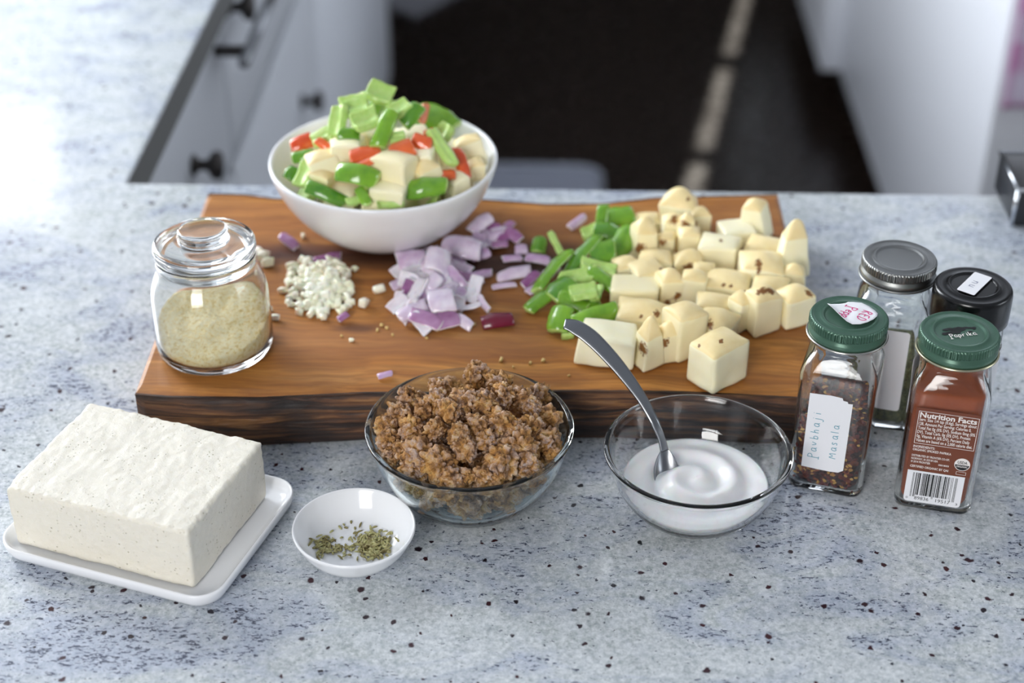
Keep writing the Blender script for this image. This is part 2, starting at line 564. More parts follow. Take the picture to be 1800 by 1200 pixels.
def knob(parent, y, z, nm='knob'):
    prof = fillet([(0, 0), (.0105, 0), (.0105, .003), (.0055, .005), (.005, .015), (.0135, .019), (.0145, .025), (.012, .029), (0, .030)], 1)
    me = lathe_me(nm, prof, 24, False)
    me.transform(Matrix.Translation((FX, y, z)) @ Matrix.Rotation(PI / 2, 4, 'Y'))
    k = mesh_obj(nm, me, parent, [DARK_METAL])
    k['label'] = 'dark bronze round knob'
    return k


def cabinet(y0, y1, label, knobs, bar=None):
    r = empty('base_cabinet', (0, 0, 0))
    tag(r, label, 'cabinet', 'base cabinets under the side worktop')
    mesh_obj('body', box_me('body', FX - .56, FX - .021, y0, y1, .10, CZ - .0325), r, [dark_body])
    mesh_obj('plinth', box_me('plinth', FX - .5, FX - .07, y0, y1, 0, .10), r, [dark_body])
    e = .003
    dr = mesh_obj('drawer', box_me('drawer', FX - .02, FX, y0 + e, y1 - e, gapz + .010, CZ - .046, .002), r, [GREY_PAINT])
    do = mesh_obj('door', box_me('door', FX - .02, FX, y0 + e, y1 - e, .105, gapz - .010, .002), r, [GREY_PAINT])
    for px, py in knobs:
        q = atx(px, py, FX)
        knob(dr if q.z > gapz else do, q.y, q.z)
    if bar:
        a, c_ = atx(*bar[0], FX + .035), atx(*bar[1], FX + .035)
        zz = (a.z + c_.z) / 2
        hb_ = mesh_obj('bar_handle', tube_me('bar_handle', [(FX + .035, a.y, zz), (FX + .035, c_.y + .12, zz)], .006, 12), dr, [STEEL])
        for yy in (a.y + .03, c_.y + .09):
            pass
        mesh_obj('handle_post', tube_me('handle_post', [(FX + .001, a.y + .03, zz), (FX + .035, a.y + .03, zz)], .006, 10), dr, [DARK_METAL])
        mesh_obj('handle_post', tube_me('handle_post', [(FX + .001, c_.y + .09, zz), (FX + .035, c_.y + .09, zz)], .006, 10), dr, [DARK_METAL])
    return r


ya = atx(397, 10, FX).y - .04
cabinet(.235, ya, 'pale grey drawer and door cabinet with one dark knob beside the peninsula corner', [(338, 290)])
cabinet(ya + .004, 1.30, 'pale grey cabinet with long bar handle on its drawer and dark knobs', [(530, 178), (398, 12)], [(428, 108), (474, 4)])
cabinet(1.304, atx(690, 190, FX).y, 'farthest pale grey cabinet of the run ending at the dark floor', [])

# ------------------------------------------------------------------ white cabinet across the aisle
RX = at(1545, 335, -.82).x
rc = empty('white_cabinet', (0, 0, 0))
tag(rc, 'tall white cabinet across the aisle with a black toe recess', 'cabinet')
ry0 = atx(1720, 335, RX).y
mesh_obj('body', box_me('body', RX, RX + .60, ry0, 2.30, .10, CZ + .9, .004), rc, [WHITE_PAINT])
mesh_obj('plinth', box_me('plinth', RX + .07, RX + .56, ry0 + .02, 2.30, 0, .10), rc, [plain('black_plinth', (14, 13, 13), .5)])
rn = empty('white_cabinet', (0, 0, 0))
tag(rn, 'farther white cabinet standing slightly proud of the tall white one', 'cabinet')
RX2 = at(1440, 120, -.82).x
mesh_obj('body', box_me('body', RX2, RX2 + .60, 2.304, 2.95, .10, CZ + .9, .004), rn, [WHITE_PAINT])
mesh_obj('plinth', box_me('plinth', RX2 + .07, RX2 + .56, 2.31, 2.95, 0, .10), rn, [plain('black_plinth', (14, 13, 13), .5)])

# pink kitchen towel on its rail
ty = ry0 - .03
a = aty(1750, 185, ty)
rail = empty('towel_rail', (0, 0, 0))
tag(rail, 'steel rail on the end of the white cabinet carrying the pink towel', 'towel rail')
zt = CZ + .02
mesh_obj('bar', tube_me('bar', [(a.x - .01, ty, zt), (a.x + .30, ty, zt)], .006, 12), rail, [STEEL])
for xx in (a.x, a.x + .29):
    mesh_obj('bracket', tube_me('bracket', [(xx, ty, zt), (xx, ry0 + .001, zt)], .006, 10), rail, [STEEL])
tv, tf = [], []
NU, NV = 40, 40
for i in range(NU + 1):
    for j in range(NV + 1):
        u, q = i / NU, j / NV
        z = zt + .0065 + (a.z - zt - .0065) * q
        tv.append((a.x + .005 + .26 * u, ty - .0075 + .006 * math.sin(u * 19) * q - .004 * q, z))
for i in range(NU):
    for j in range(NV):
        k = i * (NV + 1) + j
        tf.append((k, k + NV + 1, k + NV + 2, k + 1))
tme = pydata('dish_towel', tv, tf)
tw = M('pink_check_cloth', rough=.9)
sp_ = tw.n('SeparateXYZ', None, Vector=tw.co((1, 1, 1)))
cx_ = tw.step(tw.math('FRACT', tw.math('MULTIPLY', sp_.outputs[0], 16)), .45, .55)
cz_ = tw.step(tw.math('FRACT', tw.math('MULTIPLY', sp_.outputs[2], 12)), .40, .6)
tw.set('Base Color', tw.mix(tw.math('MULTIPLY', tw.math('ADD', cx_, tw.math('MULTIPLY', cz_, 1.4)), .42), rgb(226, 214, 236), rgb(206, 140, 190)))
to = mesh_obj('dish_towel', tme, None, [tw.m])
md = to.modifiers.new('thickness', 'SOLIDIFY'); md.thickness = .002; md.offset = -1
tag(to, 'pink and lavender checked kitchen towel hanging at the white cabinet', 'towel')

# dark appliance at the corner of the worktop
ap = empty('kitchen_scale', (0, 0, 0))
tag(ap, 'low dark grey box with a chrome edge on the worktop corner by the white cabinet', 'appliance')
c1, c2 = at(1757, 268, .03), at(1790, 335, .03)
mesh_obj('body', box_me('body', c2.x, c2.x + .17, c2.y, c1.y, CZ + .0005, CZ + .0285, .002), ap, [plain('dark_grey_case', (44, 46, 50), .3)])
mesh_obj('top_plate', box_me('top_plate', c2.x + .002, c2.x + .168, c2.y + .002, c1.y - .002, CZ + .0286, CZ + .0305, .0006), ap, [plain('smoky_top', (52, 52, 54), .35)])
mesh_obj('chrome_edge', tube_me('chrome_edge', [(c2.x + .165, c2.y, CZ + .03), (c2.x, c2.y, CZ + .03), (c2.x, c1.y, CZ + .03), (c2.x + .165, c1.y, CZ + .03)], .0014, 8), ap, [M('chrome', rgb(220, 224, 230), .1, Metallic=1.0).m])
mesh_obj('chrome_edge', tube_me('chrome_edge', [(c2.x, c2.y, CZ + .03), (c2.x, c2.y, CZ + .001)], .0014, 8), ap, [bpy.data.materials['chrome']])

# grey things on the dark floor
q1, q2 = at(1062, 322, -.905), at(960, 288, -.905)


def rrect(x0, x1, y0, y1, r, n=8):
    o = []
    for cx, cy, a0 in ((x1 - r, y1 - r, 0), (x0 + r, y1 - r, PI / 2), (x0 + r, y0 + r, PI), (x1 - r, y0 + r, 1.5 * PI)):
        o += [(cx + r * math.cos(a0 + PI / 2 * k / n), cy + r * math.sin(a0 + PI / 2 * k / n)) for k in range(n + 1)]
    return o


fm = empty('floor_mat', (0, 0, 0))
tag(fm, 'small grey tray-like mat with rounded corners on the dark floor', 'mat')
grey_rubber = plain('grey_rubber', (150, 154, 166), .45)
mesh_obj('base', prism_me('base', rrect(q2.x - .17, q1.x, q2.y - .36, q2.y, .05), .0005, .010, .002), fm, [grey_rubber])
ring = rrect(q2.x - .165, q1.x - .005, q2.y - .355, q2.y - .005, .045)
mesh_obj('raised_rim', tube_me('raised_rim', [(x, y, .013) for x, y in ring + ring[:1]], .005, 8), fm, [plain('pale_grey_rubber', (176, 180, 190), .4)])
q = at(728, 30, -.915)
rg = mesh_obj('floor_rug', prism_me('floor_rug', [(q.x, q.y), (q.x + .14, q.y + .22), (q.x - .05, q.y + .34), (q.x - .12, q.y + .10)], .0005, .012, .002), None, [plain('pale_grey_wool', (140, 140, 146), .9)])
tag(rg, 'corner of a pale grey rug lying far back on the dark floor', 'rug')

# ================================================================== cutting board
BT = .035                                      # thickness


def lerp_path(pts, n):
    d = [0]
    for p_, q_ in zip(pts, pts[1:]): d.append(d[-1] + math.hypot(q_[0] - p_[0], q_[1] - p_[1]))
    out = []
    for i in range(n + 1):
        s = d[-1] * i / n
        j = max(k for k in range(len(pts) - 1) if d[k] <= s + 1e-9)
        f_ = (s - d[j]) / max(1e-9, d[j + 1] - d[j])
        out.append(Vector((pts[j][0] + (pts[j + 1][0] - pts[j][0]) * f_, pts[j][1] + (pts[j + 1][1] - pts[j][1]) * f_)))
    return out


frontp = [at(x, y, BT) for x, y in ((237, 690), (300, 695), (450, 697), (560, 692), (640, 688), (830, 686), (1020, 684), (1110, 685), (1216, 687), (1391, 696), (1452, 700))]
backp = [at(x, y, BT) for x, y in ((366, 338), (430, 340), (480, 347), (660, 356), (855, 349), (960, 357), (1060, 356), (1150, 346), (1250, 343), (1367, 340))]
NS = 160
fr_ = lerp_path([(p_.x, p_.y) for p_ in frontp], NS)
bk_ = lerp_path([(p_.x, p_.y) for p_ in backp], NS)
bd = empty('cutting_board', (0, 0, 0))
tag(bd, 'thick live-edge wooden cutting board with dark bark sides on the granite', 'cutting board')
v, f = [], []
NT = 30
for i in range(NS + 1):
    jit = .0009 * noise.noise(Vector((i * .35, 3, 0)))
    for j in range(NT + 1):
        s = j / NT
        pnt = fr_[i].lerp(bk_[i], s)
        if j == 0: pnt = pnt + Vector((0, jit))
        v.append((pnt.x, pnt.y, CZ + BT - (.0012 if j in (0, NT) or i in (0, NS) else 0)))
base_n = len(v)
for i in range(NS):
    for j in range(NT):
        k = i * (NT + 1) + j
        f.append((k, k + NT + 1, k + NT + 2, k + 1))
for i in range(NS + 1):
    for s in (0, 1):
        pnt = (fr_ if s == 0 else bk_)[i]
        v.append((pnt.x, pnt.y + (.003 if s == 0 else -.003), CZ + .0008))
for i in range(NS):
    a0, a1 = base_n + i * 2, base_n + i * 2 + 2
    f.append((a0, a0 + 1, a1 + 1, a1))
    f.append((i * (NT + 1), a0, a1, (i + 1) * (NT + 1)))
    f.append((i * (NT + 1) + NT, (i + 1) * (NT + 1) + NT, a1 + 1, a0 + 1))
for i in (0, NS):
    f.append(tuple(i * (NT + 1) + j for j in range(NT + 1)) + (base_n + i * 2 + 1, base_n + i * 2))
bm_ = pydata('slab', v, f, False)
bb = bmesh.new(); bb.from_mesh(bm_); bmesh.ops.recalc_face_normals(bb, faces=bb.faces[:]); bb.to_mesh(bm_); bb.free()
mesh_obj('slab', bm_, bd, [WOOD])


def bark_me(name, path, sgn):
    """a rough skin of bark on a long side of the board"""
    v, f = [], []
    m = 16
    n = NS * 2
    for i in range(n + 1):
        p_ = path[i // 2].lerp(path[min(NS, i // 2 + 1)], (i % 2) * .5)
        for j in range(m + 1):
            s = j / m
            z = BT - .0008 - (BT - .0014) * s
            bulge = .0012 + .0035 * math.sin(PI * min(1, s * 1.1)) ** .7
            nz = noise.noise(Vector((p_.x * 26, s * 2.6, 1.7 * sgn))) * .0022 + noise.noise(Vector((p_.x * 90, s * 9, 5))) * .0010
            ed = min(1, i / 5, (n - i) / 5)
            off = (bulge + nz + .0012) * ed if 0 < j < m else .0006
            v.append((p_.x, p_.y - sgn * max(.0002, off), CZ + z))
    for i in range(n):
        for j in range(m):
            k = i * (m + 1) + j
            f.append((k, k + 1, k + m + 2, k + m + 1))
    k0 = len(v)
    for i in range(n + 1):
        p_ = path[i // 2].lerp(path[min(NS, i // 2 + 1)], (i % 2) * .5)
        v.append((p_.x, p_.y + sgn * .0045, CZ + BT - .0014)); v.append((p_.x, p_.y + sgn * .0045, CZ + .0006))
    for i in range(n):
        a_, b_ = k0 + 2 * i, k0 + 2 * i + 2
        f.append((a_, b_, (i + 1) * (m + 1), i * (m + 1)))
        f.append((a_ + 1, i * (m + 1) + m, (i + 1) * (m + 1) + m, b_ + 1))
    return pydata(name, v, f)


o = mesh_obj('bark_edge', bark_me('bark_edge', fr_, 1), bd, [BARK]); o['label'] = 'dark rough bark along the long side'
o = mesh_obj('bark_edge', bark_me('bark_edge', bk_, -1), bd, [BARK]); o['label'] = 'dark rough bark along the long side'

# ================================================================== bowls and dishes
# ---- large white bowl
WB = at(674, 277, .091)
WB.z = CZ + BT
WBR, WBH = .0758, .057
wbp = [(0, .0008), (.030, .0006), (.036, .003), (.052, .014), (.0665, .031), (.0746, .050), (WBR, WBH - .0012), (WBR - .0015, WBH), (WBR - .0032, WBH - .001), (.0711, .050), (.063, .032), (.049, .0175), (.034, .0075), (0, .0055)]
o = mesh_obj('serving_bowl', lathe_me('serving_bowl', fillet(wbp), 96, False), None, [CERAMIC])
o.location = WB + Vector((0, 0, .0002))
tag(o, 'large white ceramic bowl heaped with cubed vegetables on the cutting board', 'bowl')


def inner(prof):
    """radius of the inside of a bowl at height z from its inner profile, listed (r, z) upwards"""
    zs = [p_[1] for p_ in prof]; rs = [p_[0] for p_ in prof]
    return lambda z: float(np.interp(z, zs, rs))


wb_in = inner([(0, .0055), (.034, .0078), (.049, .0178), (.063, .032), (.0711, .050), (.0725, .057)])

# ---- small white dish
SD = at(622, 925, .019)
SD.z = CZ + .0002
sdp = [(0, .001), (.016, .0008), (.018, 0), (.021, .001), (.028, .0075), (.0325, .0165), (.0333, .0185), (.0325, .0195), (.0313, .0185), (.0285, .0125), (.023, .006), (.016, .0036), (0, .0032)]
o = mesh_obj('pinch_dish', lathe_me('pinch_dish', fillet(sdp), 80, False), None, [CERAMIC])
o.location = SD
tag(o, 'small round white dish holding fennel seeds beside the tofu', 'dish')

# ---- glass bowls


def glass_bowl(c, R, H, t_, mat, label, name='glass_bowl', foot=.026):
    pr = [(0, .0016), (foot - .003, .0014), (foot, .0002), (foot + .003, .0006), (R * .72, H * .22), (R * .88, H * .52), (R * .965, H * .84), (R * .98, H * .925), (R, H * .955), (R + .0006, H * .985), (R - .0012, H), (R - t_ - .0006, H * .985), (R * .965 - t_, H * .86), (R * .88 - t_, H * .535), (R * .72 - t_, H * .25), (foot, .0048), (foot - .006, .0042), (0, .0040)]
    o = mesh_obj(name, lathe_me(name, fillet(pr), 96, False), None, [mat])
    o.location = c
    tag(o, label, 'bowl')
    return inner([(0, .0040), (foot - .006, .0043), (foot, .0050), (R * .72 - t_, H * .26), (R * .88 - t_, H * .54), (R * .965 - t_, H * .86), (R - t_, H)])


TB = at(825, 748, .050); TB.y = -.1612; TB.z = CZ + .0002
tb_in = glass_bowl(TB, .0572, .050, .0028, GLASS_BLUE, 'clear glass bowl with a bluish rim full of brown crumbles')
YB_ = at(1227, 787, .044); YB_.z = CZ + .0002
yb_in = glass_bowl(YB_, .0512, .044, .0024, GLASS, 'clear glass bowl of white yogurt with a spoon in it', foot=.022)

# ---- yogurt
yv, yf = [], []
NR, NA = 44, 120
YZ = .0205


def yz(x, y):
    r = math.hypot(x, y) / .04
    a_ = math.atan2(y, x)
    s = math.sin(2.1 * a_ * 0 + r * 13.0 - a_ * 1.0 + .8)
    h = .0027 * s * max(0, 1 - abs(r - .45) / .55) + .0032 * math.exp(-((x + .004) ** 2 + (y - .002) ** 2) / .00028)
    h += .0022 * math.exp(-((x + .014) ** 2 + (y + .012) ** 2) / .00007)
    return h + .0006 * noise.noise(Vector((x * 120, y * 120, 0)))


for i in range(NR + 1):
    for k in range(NA):
        a_ = 2 * PI * k / NA
        R_ = yb_in(YZ) - .0004 + .0012 * math.sin(3 * a_ + 1) * 0
        r = R_ * i / NR
        x, y = r * math.cos(a_), r * math.sin(a_)
        edge = 1 if i < NR - 4 else (NR - i) / 4
        yv.append((x, y, YZ + yz(x, y) * edge))
for z in (.018, .014, .010, .0075, .0058, .0050):
    for k in range(NA):
        a_ = 2 * PI * k / NA
        R_ = yb_in(z) - .0004
        yv.append((R_ * math.cos(a_), R_ * math.sin(a_), z))
yv.append((0, 0, .0046))
rows = NR + 1 + 6
for i in range(rows - 1):
    for k in range(NA):
        q = (k + 1) % NA
        yf.append((i * NA + k, (i + 1) * NA + k, (i + 1) * NA + q, i * NA + q))
for k in range(NA):
    yf.append(((rows - 1) * NA + k, len(yv) - 1, (rows - 1) * NA + (k + 1) % NA))
yo = mesh_obj('yogurt', pydata('yogurt', yv, yf), None, [YOGURT])
yo.location = YB_
tag(yo, 'thick white yogurt stirred into swirls in the clear glass bowl', 'yogurt', kind='stuff')

# ---- spoon
spn = empty('spoon', (0, 0, 0))
tag(spn, 'steel spoon standing in the yogurt and leaning over the board', 'spoon')
path = [(992, 569, .083), (1012, 575, .0815), (1040, 594, .077), (1075, 630, .069), (1105, 667, .061), (1130, 703, .0535), (1150, 740, .045), (1162, 768, .036), (1168, 792, .0285)]
wid = [.0036, .0050, .0052, .0047, .0040, .0032, .0026, .0023, .0026]
pts3 = [at(*p_) for p_ in path]
# dense path
dp, dw = [], []
for i in range(len(pts3) - 1):
    for s in range(5):
        u = s / 5
        p0, p1, p2, p3 = (pts3[max(0, min(len(pts3) - 1, i + k))] for k in (-1, 0, 1, 2))
        dp.append(.5 * ((2 * p1) + (p2 - p0) * u + (2 * p0 - 5 * p1 + 4 * p2 - p3) * u * u + (3 * p1 - p0 - 3 * p2 + p3) * u ** 3))
        dw.append(wid[i] * (1 - u) + wid[i + 1] * u)
dp.append(pts3[-1]); dw.append(wid[-1])
v, f = [], []
NC = 10
for i, p_ in enumerate(dp):
    t_ = (dp[min(i + 1, len(dp) - 1)] - dp[max(i - 1, 0)]).normalized()
    side = Vector((0.93, 0.36, 0)); side = (side - t_ * side.dot(t_)).normalized()
    nn = side.cross(t_)
    th = .0010
    for k in range(NC):
        w_ = 2 * PI * k / NC
        cs, sn = math.cos(w_), math.sin(w_)
        v.append(p_ + side * dw[i] * math.copysign(abs(cs) ** .6, cs) + nn * th * math.copysign(abs(sn) ** .7, sn))
for i in range(len(dp) - 1):
    for k in range(NC):
        q = (k + 1) % NC
        f.append((i * NC + k, i * NC + q, (i + 1) * NC + q, (i + 1) * NC + k))
f.append(tuple(range(NC))[::-1]); f.append(tuple((len(dp) - 1) * NC + k for k in range(NC)))
mesh_obj('handle', pydata('handle', v, f), spn, [STEEL])
# spoon bowl: a shallow shell continuing from the handle's end down into the yogurt
e0 = pts3[-1]
e1 = Vector((YB_.x - .0125, YB_.y - .0120, CZ + .0075))
ax = (e1 - e0); L_ = ax.length; ax.normalize()
side = Vector((0.97, 0.24, 0)); side = (side - ax * side.dot(ax)).normalized(); nn = side.cross(ax)
v, f = [], []
A_, B_ = 20, 12
for lay in (0, 1):
    for i in range(A_ + 1):
        u = i / A_
        hw = .0024 * (1 - u) ** 2 + .0072 * max(0, math.sin(PI * min(1, u ** .85))) ** 1.1
        if i == A_: hw = .0006
        for j in range(B_ + 1):
            s = -1 + 2 * j / B_
            dep = .0045 * math.sin(PI * min(1, u * 1.02)) ** .8 * (1 - s * s)
            v.append(e0 + ax * (L_ * u) + side * hw * s - nn * (dep - lay * .0009) * -1)
n0 = (A_ + 1) * (B_ + 1)
for i in range(A_):
    for j in range(B_):
        k = i * (B_ + 1) + j
        f.append((k, k + 1, k + B_ + 2, k + B_ + 1)); f.append((n0 + k, n0 + k + B_ + 1, n0 + k + B_ + 2, n0 + k + 1))
for i in range(A_):
    for j in (0, B_):
        k = i * (B_ + 1) + j
        f.append((k, k + B_ + 1, n0 + k + B_ + 1, n0 + k))
mesh_obj('bowl', pydata('bowl', v, f), spn, [STEEL])

# ---- tofu on its plate
tc = [at(160, 703, .045), at(462, 773, .045), at(322, 933, .045), at(10, 857, .045)]      # BL BR FR FL
cen = sum(tc, Vector()) / 4
ux = ((tc[1] - tc[0]) + (tc[2] - tc[3])).normalized()
ang = math.atan2(ux.y, ux.x)
PW, PD = .0668, .0530
plm = empty('tmp', (0, 0, 0)); bpy.data.objects.remove(plm)


def rr_loop(w_, d_, r, z, n=10):
    return [(x, y, z) for x, y in rrect(-w_, w_, -d_, d_, r, n)]


loops = [(-.012, .0), (-.007, .0), (-.003, .0018), (-.0006, .0065), (0, .0102), (-.0009, .0112), (-.002, .0106), (-.0038, .0070), (-.008, .0052), (-.016, .0050)]
v, f = [], []
nl = None
for off, z in fillet(loops, 1):
    lp = rr_loop(PW + off, PD + off, max(.004, .016 + off), z)
    nl = len(lp); v += lp
m = len(v) // nl
for i in range(m - 1):
    for k in range(nl):
        q = (k + 1) % nl
        f.append((i * nl + k, i * nl + q, (i + 1) * nl + q, (i + 1) * nl + k))
f.append(tuple(range(nl))[::-1]); f.append(tuple((m - 1) * nl + k for k in range(nl)))
pl_ = mesh_obj('square_plate', pydata('square_plate', v, f), None, [CERAMIC])
PLC = at(258, 930, .010)
pl_.location = Vector((cen.x + .0042, cen.y - .001, CZ + .0003)); pl_.rotation_euler = (0, 0, ang)
tag(pl_, 'white rectangular plate with rounded corners under the tofu', 'plate')

TH = .0388
tb0 = .0056
hx, hy = .0545, .0415
v, f = [], []


def grid_box(nx, ny, nz):
    """unit cube surface as a shared-vertex grid"""
    idx, v, f = {}, [], []

    def vid(i, j, k):
        key = (i, j, k)
        if key not in idx:
            idx[key] = len(v)
            v.append((2 * i / nx - 1, 2 * j / ny - 1, 2 * k / nz - 1))
        return idx[key]
    for i in range(nx):
        for j in range(ny):
            f.append((vid(i, j, 0), vid(i, j + 1, 0), vid(i + 1, j + 1, 0), vid(i + 1, j, 0)))
            f.append((vid(i, j, nz), vid(i + 1, j, nz), vid(i + 1, j + 1, nz), vid(i, j + 1, nz)))
        for k in range(nz):
            f.append((vid(i, 0, k), vid(i + 1, 0, k), vid(i + 1, 0, k + 1), vid(i, 0, k + 1)))
            f.append((vid(i, ny, k), vid(i, ny, k + 1), vid(i + 1, ny, k + 1), vid(i + 1, ny, k)))
    for j in range(ny):
        for k in range(nz):
            f.append((vid(0, j, k), vid(0, j, k + 1), vid(0, j + 1, k + 1), vid(0, j + 1, k)))
            f.append((vid(nx, j, k), vid(nx, j + 1, k), vid(nx, j + 1, k + 1), vid(nx, j, k + 1)))
    return v, f


def rounded(p_, h, r):
    """push a point of the box surface p_ (half sizes h) to a rounded box of radius r"""
    q = [max(-h[i] + r, min(h[i] - r, p_[i])) for i in range(3)]
    d = Vector([p_[i] - q[i] for i in range(3)])
    return Vector(q) + (d.normalized() * r if d.length > 1e-9 else d)


gv, gf = grid_box(110, 84, 40)
tv = []
for p_ in gv:
    P = Vector((p_[0] * hx, p_[1] * hy, p_[2] * TH / 2))
    P = rounded(P, (hx, hy, TH / 2), .0022)
    nz = noise.noise(P * 60) * .0006 + noise.noise(P * 240) * .00035
    # ragged crumbly upper edges
    ed = math.exp(-(max(0, (hx - abs(P.x))) + max(0, TH / 2 - P.z)) / .0018) + math.exp(-(max(0, (hy - abs(P.y))) + max(0, TH / 2 - P.z)) / .0018)
    nz += ed * (noise.noise(P * 300 + Vector((9, 0, 0))) * .0014 + noise.noise(P * 110) * .0008)
    d = Vector((P.x / hx, P.y / hy, P.z / TH * 2))
    d = Vector([c_ ** 9 for c_ in d]).normalized()
    P = P + d * nz
    P.z = max(P.z, -TH / 2)
    sx_ = 1 + .012 * (P.z / TH)
    tv.append((P.x * sx_ + .0015 * P.y / hy * 0, P.y, P.z + TH / 2))
tf_ = mesh_obj('tofu_block', pydata('tofu_block', tv, gf), None, [TOFU])
tf_.location = Vector((cen.x, cen.y, CZ + tb0)); tf_.rotation_euler = (0, 0, ang)
tag(tf_, 'large pale cream block of tofu resting on the rectangular plate', 'tofu')
rt_ = random.Random(3)
for px, py, s in ((236, 982, .0022), (218, 1012, .0024), (232, 1016, .0018), (385, 968, .0026), (300, 1026, .0022)):
    pass

# ================================================================== potatoes
def chunk_me(name, w_, d_, h_, seed, bulge=.25, taper=(0, 0), point=0.0, div=13, rnd=.18, jit=.10, attrs=True):
    """a knife-cut chunk: six cut faces, slightly uneven corners, one rounded side left over from the tuber"""
    rg = random.Random(seed)
    cj = {(i, j, k): Vector([rg.uniform(-jit, jit) for _ in range(3)]) for i in (0, 1) for j in (0, 1) for k in (0, 1)}
    gv, gf = grid_box(div, div, div)
    out, sk = [], []
    r = rnd * min(w_, d_, h_) / 2
    for p_ in gv:
        P = rounded((p_[0] * w_ / 2, p_[1] * d_ / 2, p_[2] * h_ / 2), (w_ / 2, d_ / 2, h_ / 2), r)
        a_ = Vector((P.x / w_ + .5, P.y / d_ + .5, P.z / h_ + .5))
        off = Vector()
        for (i, j, k), c_ in cj.items():
            wt = (a_.x if i else 1 - a_.x) * (a_.y if j else 1 - a_.y) * (a_.z if k else 1 - a_.z)
            off += c_ * wt
        q = Vector((P.x + off.x * w_, P.y + off.y * d_, P.z + off.z * h_ * .6 * a_.z))
        bx, by = 1 - (2 * a_.x - 1) ** 2, 1 - (2 * a_.y - 1) ** 2
        if a_.z > .5: q.z += bulge * h_ * bx * by * (a_.z - .5) * 2
        s = 1 - point * a_.z
        q.x = q.x * s + taper[0] * a_.z * w_; q.y = q.y * s + taper[1] * a_.z * d_
        q += Vector((1, 1, 1)) * (noise.noise(q * 90 + Vector((seed, 0, 0))) * .0006)
        out.append(q); sk.append(1.0 if p_[2] > .999 and bulge > .12 else 0.0)
    me = pydata(name, out, gf)
    if attrs:
        at_ = me.attributes.new('skin', 'FLOAT', 'POINT'); at_.data.foreach_set('value', sk)
        at_ = me.attributes.new('spot', 'FLOAT', 'POINT'); at_.data.foreach_set('value', [9.0] * len(out))
    return me


def add_spots(o, spots):
    me = o.data
    M_ = Matrix.Translation(o.location) @ o.rotation_euler.to_matrix().to_4x4()
    wv = [M_ @ v_.co for v_ in me.vertices]
    pr = [proj(p_) for p_ in wv]
    d = np.full(len(wv), 9.0)
    for px, py, rp in spots:
        near = sorted((math.hypot(a - px, b - py) + k * 400, i) for i, (a, b, k) in enumerate(pr))[:1]
        c_ = wv[near[0][1]]
        r = rp * (c_ - CAM).length / F_PX
        e_ = (RT * math.cos(px) + UP * math.sin(px)).normalized()
        d = np.minimum(d, [math.sqrt((p_ - c_).length_squared + 1.6 * ((p_ - c_).dot(e_)) ** 2) / r / 1.25 for p_ in wv])
    me.attributes['spot'].data.foreach_set('value', d)


ro = random.Random(11)


def potato(px, py, wp, hp, rot, label, bulge=.25, point=0, taper=(0, 0), spots=(), lift=0.0, group='potato cubes on the cutting board', seed=None, depth=.9, base=None, tilt=(0, 0), hh=None, jit=.10):
    seed = seed or int(px * 7 + py)
    D = (at(px, py, BT + .015) - CAM).length
    w_ = wp * D / F_PX * .93
    d_ = w_ * depth
    el = math.asin((CAM.z - CZ - .05) / D)
    h_ = max(.012, min(.034, (hp * D / F_PX - d_ * math.sin(el) * .40) / math.cos(el) / (1 + bulge * .4)))
    h_ = hh or h_
    me = chunk_me('potato_cube', w_, d_, h_, seed, bulge, taper, point, jit=jit)
    o = mesh_obj('potato_cube', me, None, [POTATO])
    o.rotation_euler = (math.radians(tilt[0]), math.radians(tilt[1]), math.radians(rot))
    p_ = base if base else at(px, py, BT + lift + h_ * .5)
    o.location = p_
    bpy_min = min((o.rotation_euler.to_matrix() @ v_.co).z for v_ in me.vertices)
    if base is None and not lift:
        o.location.z = CZ + BT + .0002 - bpy_min
    if spots: add_spots(o, spots)
    return tag(o, label, 'potato', group)


